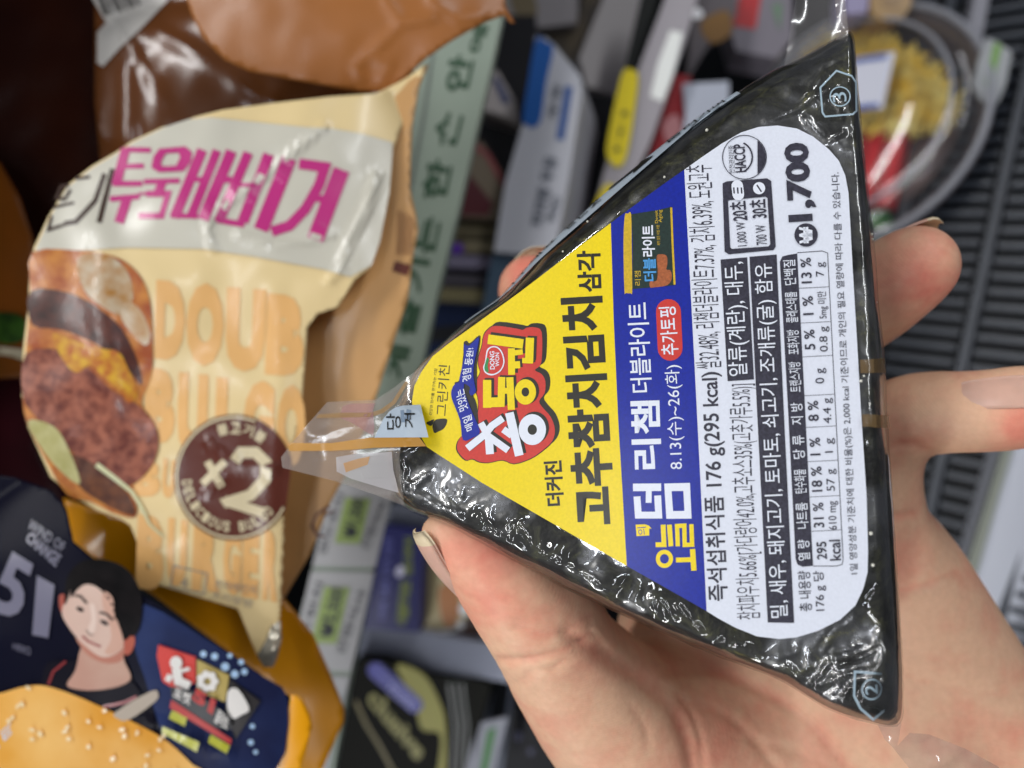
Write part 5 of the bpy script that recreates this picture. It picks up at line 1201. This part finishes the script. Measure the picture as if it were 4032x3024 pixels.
CL = film_mat("lid_plastic", base=0.02, rough=0.10, bump=0.15, bscale=40, haze=0.03, hazecol=(.7, .7, .75))
v, f = lathe([(R_ * 1.0, 20), (R_ * 1.0, 22), (R_ * .95, 22.5), (R_ * .93, 26), (R_ * .88, 30), (R_ * .80, 33), (R_ * .76, 32), (R_ * .72, 34), (R_ * .4, 36), (0.1, 36.5)])
build("lid", v, f, CL, tray, True)
RG = mat("lid_ring", "#a3a5ae", 0.25, 0.6, alpha=0.75)
def torus(R0, r, h_, n=72, m_=8, a0=0, a1=2 * math.pi, name="lid_ring", mt=RG):
    v = []; f = []
    for i in range(n + 1):
        a = a0 + (a1 - a0) * i / n; d = E1 * math.cos(a) + E2 * math.sin(a)
        for j in range(m_): b_ = 2 * math.pi * j / m_; v.append(TC + d * (R0 + r * math.cos(b_)) + U * (h_ + r * math.sin(b_)))
    for i in range(n):
        for j in range(m_): f.append((i * m_ + j, i * m_ + (j + 1) % m_, (i + 1) * m_ + (j + 1) % m_, (i + 1) * m_ + j))
    return build(name, v, f, mt, tray, True)
torus(R_ * .985, 1.8, 21.5); torus(R_ * .78, 1.1, 33)
def onfl(px, py, h_):  # point above the tray floor
    P_ = Plane(-U * (400 - h_), U); return P_.P(px, py)
rs = random.Random(11); v = []; f = []
egg = T(zT, [(830, 300), (1000, 200), (1180, 190), (1300, 215), (1500, 330), (1680, 480), (1780, 620), (1760, 720), (1600, 800), (1400, 830), (1200, 800), (1000, 700), (850, 560)])
ebx = (min(p[0] for p in egg), max(p[0] for p in egg), min(p[1] for p in egg), max(p[1] for p in egg))
n_ = 0
while n_ < 1300:
    x, y = rs.uniform(ebx[0], ebx[1]), rs.uniform(ebx[2], ebx[3])
    if not inside((x, y), egg): continue
    n_ += 1; p = onfl(x, y, rs.uniform(8, 26)); a = rs.random() * 6.28; d = (E1 * math.cos(a) + E2 * math.sin(a) + U * rs.uniform(-.3, .3)).normalized(); sd = d.cross(U).normalized(); l = rs.uniform(6, 15); w = rs.uniform(.4, .8)
    b = len(v); cur = rs.uniform(-3, 3); up = sd.cross(d)
    for k in range(4):
        c = p + d * (l * (k / 3 - .5)) + sd * cur * (k / 3 - .5) ** 2 * 4
        v += [c + sd * w + up * 0, c + up * w, c - sd * w, c - up * w]
    for k in range(3):
        for j in range(4): f.append((b + k * 4 + j, b + k * 4 + (j + 1) % 4, b + k * 4 + 4 + (j + 1) % 4, b + k * 4 + 4 + j))
EGG = mat("egg", "#eec52c", 0.5, 0.4, col2="#f6e690", vscale=90)
o = build("egg_shreds", v, f, EGG, tray); o["kind"] = "stuff"
v, f = lathe([(0.1, 9), (R_ * .74, 9)]); build("bed", v, f, mat("bed_brown", "#5e4a44", 0.5, col2="#44383a", vscale=80), tray)
def brick(name, px, py, h_, a, b, c_, m_, k=None):
    ax_ = Vector((0.2, 1, 0)).normalized(); e1 = (E1 * 0.97 + E2 * 0.0).normalized(); e2 = E2
    p = onfl(px, py, h_); vv = []
    for k_ in (0, 1):
        for i, j in ((-1, -1), (1, -1), (1, 1), (-1, 1)): vv.append(p + e1 * (a * i / 2 * (1 - .08 * k_)) + e2 * (b * j / 2 * (1 - .04 * k_)) + U * (c_ * k_))
    return build(name, vv, [(3, 2, 1, 0), (4, 5, 6, 7), (0, 1, 5, 4), (1, 2, 6, 5), (2, 3, 7, 6), (3, 0, 4, 7)], m_, tray)
RC = mat("crab_red", "#d8202a", 0.35, 0.5, coat=0.4); RC2 = mat("crab_red_deep", "#b01a20", 0.35, 0.5, coat=0.4)
for k, x in enumerate((3405, 3450, 3495, 3535)): brick("crab_stick", x, 672 + k * 2, 12, 5.6, 40, 7 + (k % 2), RC if k % 2 else RC2)
brick("price_sticker", 3420, 325, 37.5, 19, 28, .4, mat("sticker_lilac", "#e4e6f4", 0.4))
brick("sticker_band", 3418, 232, 38.2, 18, 2.4, .3, mat("sticker_blue", "#4a66b4", 0.4)); brick("sticker_band", 3408, 420, 38.2, 12, 2.4, .3, mat("sticker_blue", "#4a66b4", 0.4))
v = []; f = []
for k in range(26):
    x, y = rs.uniform(3370, 3520), rs.uniform(860, 1010); p = onfl(x, y, rs.uniform(10, 20)); a = rs.random() * 6.28; d = (E1 * math.cos(a) + E2 * math.sin(a)); s2 = d.cross(U); b = len(v)
    v += [p - d * 5, p - s2 * 3 + U * 1.5, p + d * 6, p + s2 * 3 - U]; f.append((b, b + 1, b + 2, b + 3))
o = build("lettuce_leaves", v, f, mat("lettuce", "#2f5a34", 0.5, col2="#4f8a44", vscale=100), tray); o["kind"] = "stuff"

# --- things low in the picture, left of the thumb
ldg = Plane(at(1680, 2570, 345), Vector((0.3, 0.1, 1)))
kit("shelf_ledge", "pale grey shelf ledge left of the thumb", "shelf", ldg, [(1400, 2470), (1640, 2485), (1880, 2530), (2060, 2545), (2060, 2700), (1900, 2670), (1640, 2640), (1395, 2585)], 18, mat("ledge", "#8f93a3", 0.3, 0.5, coat=0.4, bump=0.3, bscale=60, bdist=.002))
simple("blue_snack_pack", "dark blue pack with yellow green writing left of the thumb nail", "snack pack", 338, [(1510, 2068), (1672, 2092), (1662, 2300), (1652, 2490), (1432, 2476), (1470, 2270)], 18, "#10125e",
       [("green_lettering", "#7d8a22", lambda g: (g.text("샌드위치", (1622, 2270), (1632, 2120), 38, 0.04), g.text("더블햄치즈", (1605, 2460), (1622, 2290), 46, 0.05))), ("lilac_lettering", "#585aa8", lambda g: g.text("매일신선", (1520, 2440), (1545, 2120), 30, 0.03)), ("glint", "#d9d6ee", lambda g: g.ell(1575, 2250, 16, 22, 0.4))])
simple("sandwich_tray", "sandwich in a clear tray with cream bread and orange filling beside the thumb", "sandwich", 350, [(1665, 2190), (1760, 2160), (1860, 2300), (1890, 2420), (1885, 2500), (1800, 2530), (1655, 2490)], 24, "#c9b98c",
       [("filling_patch", "#c07a3c", lambda g: g.smooth([(1730, 2320), (1790, 2300), (1810, 2400), (1780, 2470), (1740, 2440)])), ("brown_patch", "#4a2f24", lambda g: g.smooth([(1830, 2440), (1885, 2420), (1890, 2500), (1800, 2540), (1760, 2500)])), ("green_patch", "#8da03a", lambda g: g.smooth([(1700, 2500), (1780, 2505), (1760, 2530), (1700, 2525)])),
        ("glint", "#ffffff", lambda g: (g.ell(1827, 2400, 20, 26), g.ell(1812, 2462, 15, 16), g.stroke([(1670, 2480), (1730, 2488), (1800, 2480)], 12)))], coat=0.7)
simple("grey_box", "grey box top behind the lower edge of the rice ball tip", "box", 345, [(1540, 1985), (1700, 2000), (1690, 2090), (1510, 2066)], 20, "#6e7280")
lidP = Plane(at(1600, 2800, 340), Vector((0.15, 0.0, 1)))
t, b = kit("oval_tub", "dark oval tub lid with olive yellow band and blue pill label, bottom centre left", "tub", lidP, [(1400, 2600), (1500, 2600), (1700, 2660), (1900, 2680), (1935, 2700), (1880, 2900), (1850, 3100), (1290, 3100), (1320, 2900)], 22, mat("tub_dark", "#12120c", 0.5, 0.1))
g = Geo(lidP, 0.3); g.smooth([(1560, 2620), (1660, 2650), (1720, 2740), (1755, 2860), (1750, 3100), (1715, 3100), (1735, 2900), (1660, 2870), (1630, 2760)]); g.build("yellow_band", mat("olive_yellow", "#9a9418", 0.4), b)
g = Geo(lidP, 0.3); g.stroke([(1400, 2760), (1440, 2850), (1490, 2930), (1550, 3040)], 14); g.build("gold_line", mat("gold_line", "#6f6220", 0.4), b)
g = Geo(lidP, 0.6); g.poly(pill((1480, 2640), (1632, 2775), 32)); g.build("blue_pill", mat("pill_blue", "#1b1f9c", 0.35), b)
g = Geo(lidP, 0.8); g.quad("PRIME", (1520, 2720), (1620, 2800), (1645, 2765), (1545, 2685), 0.02); g.build("lilac_lettering", mat("lilac", "#8a8cd0", 0.4), b)
g = Geo(lidP, 0.8); g.quad("clusive", (1440, 2760), (1640, 3000), (1690, 2950), (1480, 2700), 0.04); g.build("yellow_lettering", mat("dull_yellow", "#8a8430", 0.4), b)
g = Geo(lidP, 0.5)
for k in range(3): g.stroke([(1765 + k * 28, 2690), (1790 + k * 26, 2860), (1775 + k * 26, 3100)], 9)
g.build("ribs", mat("tub_rib", "#4c504c", 0.3), b)
for x0, lb in ((1905, "left thin grey upright post below the thumb knuckle"), (1990, "right thin grey upright post below the thumb knuckle")):
    simple("wire_post", lb, "post", 350, [(x0 + 20, 2680), (x0 + 38, 2680), (x0 - 20, 3100), (x0 - 42, 3100)], 8, "#7b8290", group="wire posts below the thumb")
simple("price_card", "white and green price card at the bottom edge below the thumb knuckle", "price card", 335, [(1880, 2850), (2000, 2825), (1970, 2940), (1935, 3100), (1820, 3100), (1850, 2960)], 1.5, "#9a9ca6", [("green_stripe", "#3f7a3c", lambda g: g.poly([(1920, 2875), (1955, 2862), (1915, 3060), (1885, 3060)]))])
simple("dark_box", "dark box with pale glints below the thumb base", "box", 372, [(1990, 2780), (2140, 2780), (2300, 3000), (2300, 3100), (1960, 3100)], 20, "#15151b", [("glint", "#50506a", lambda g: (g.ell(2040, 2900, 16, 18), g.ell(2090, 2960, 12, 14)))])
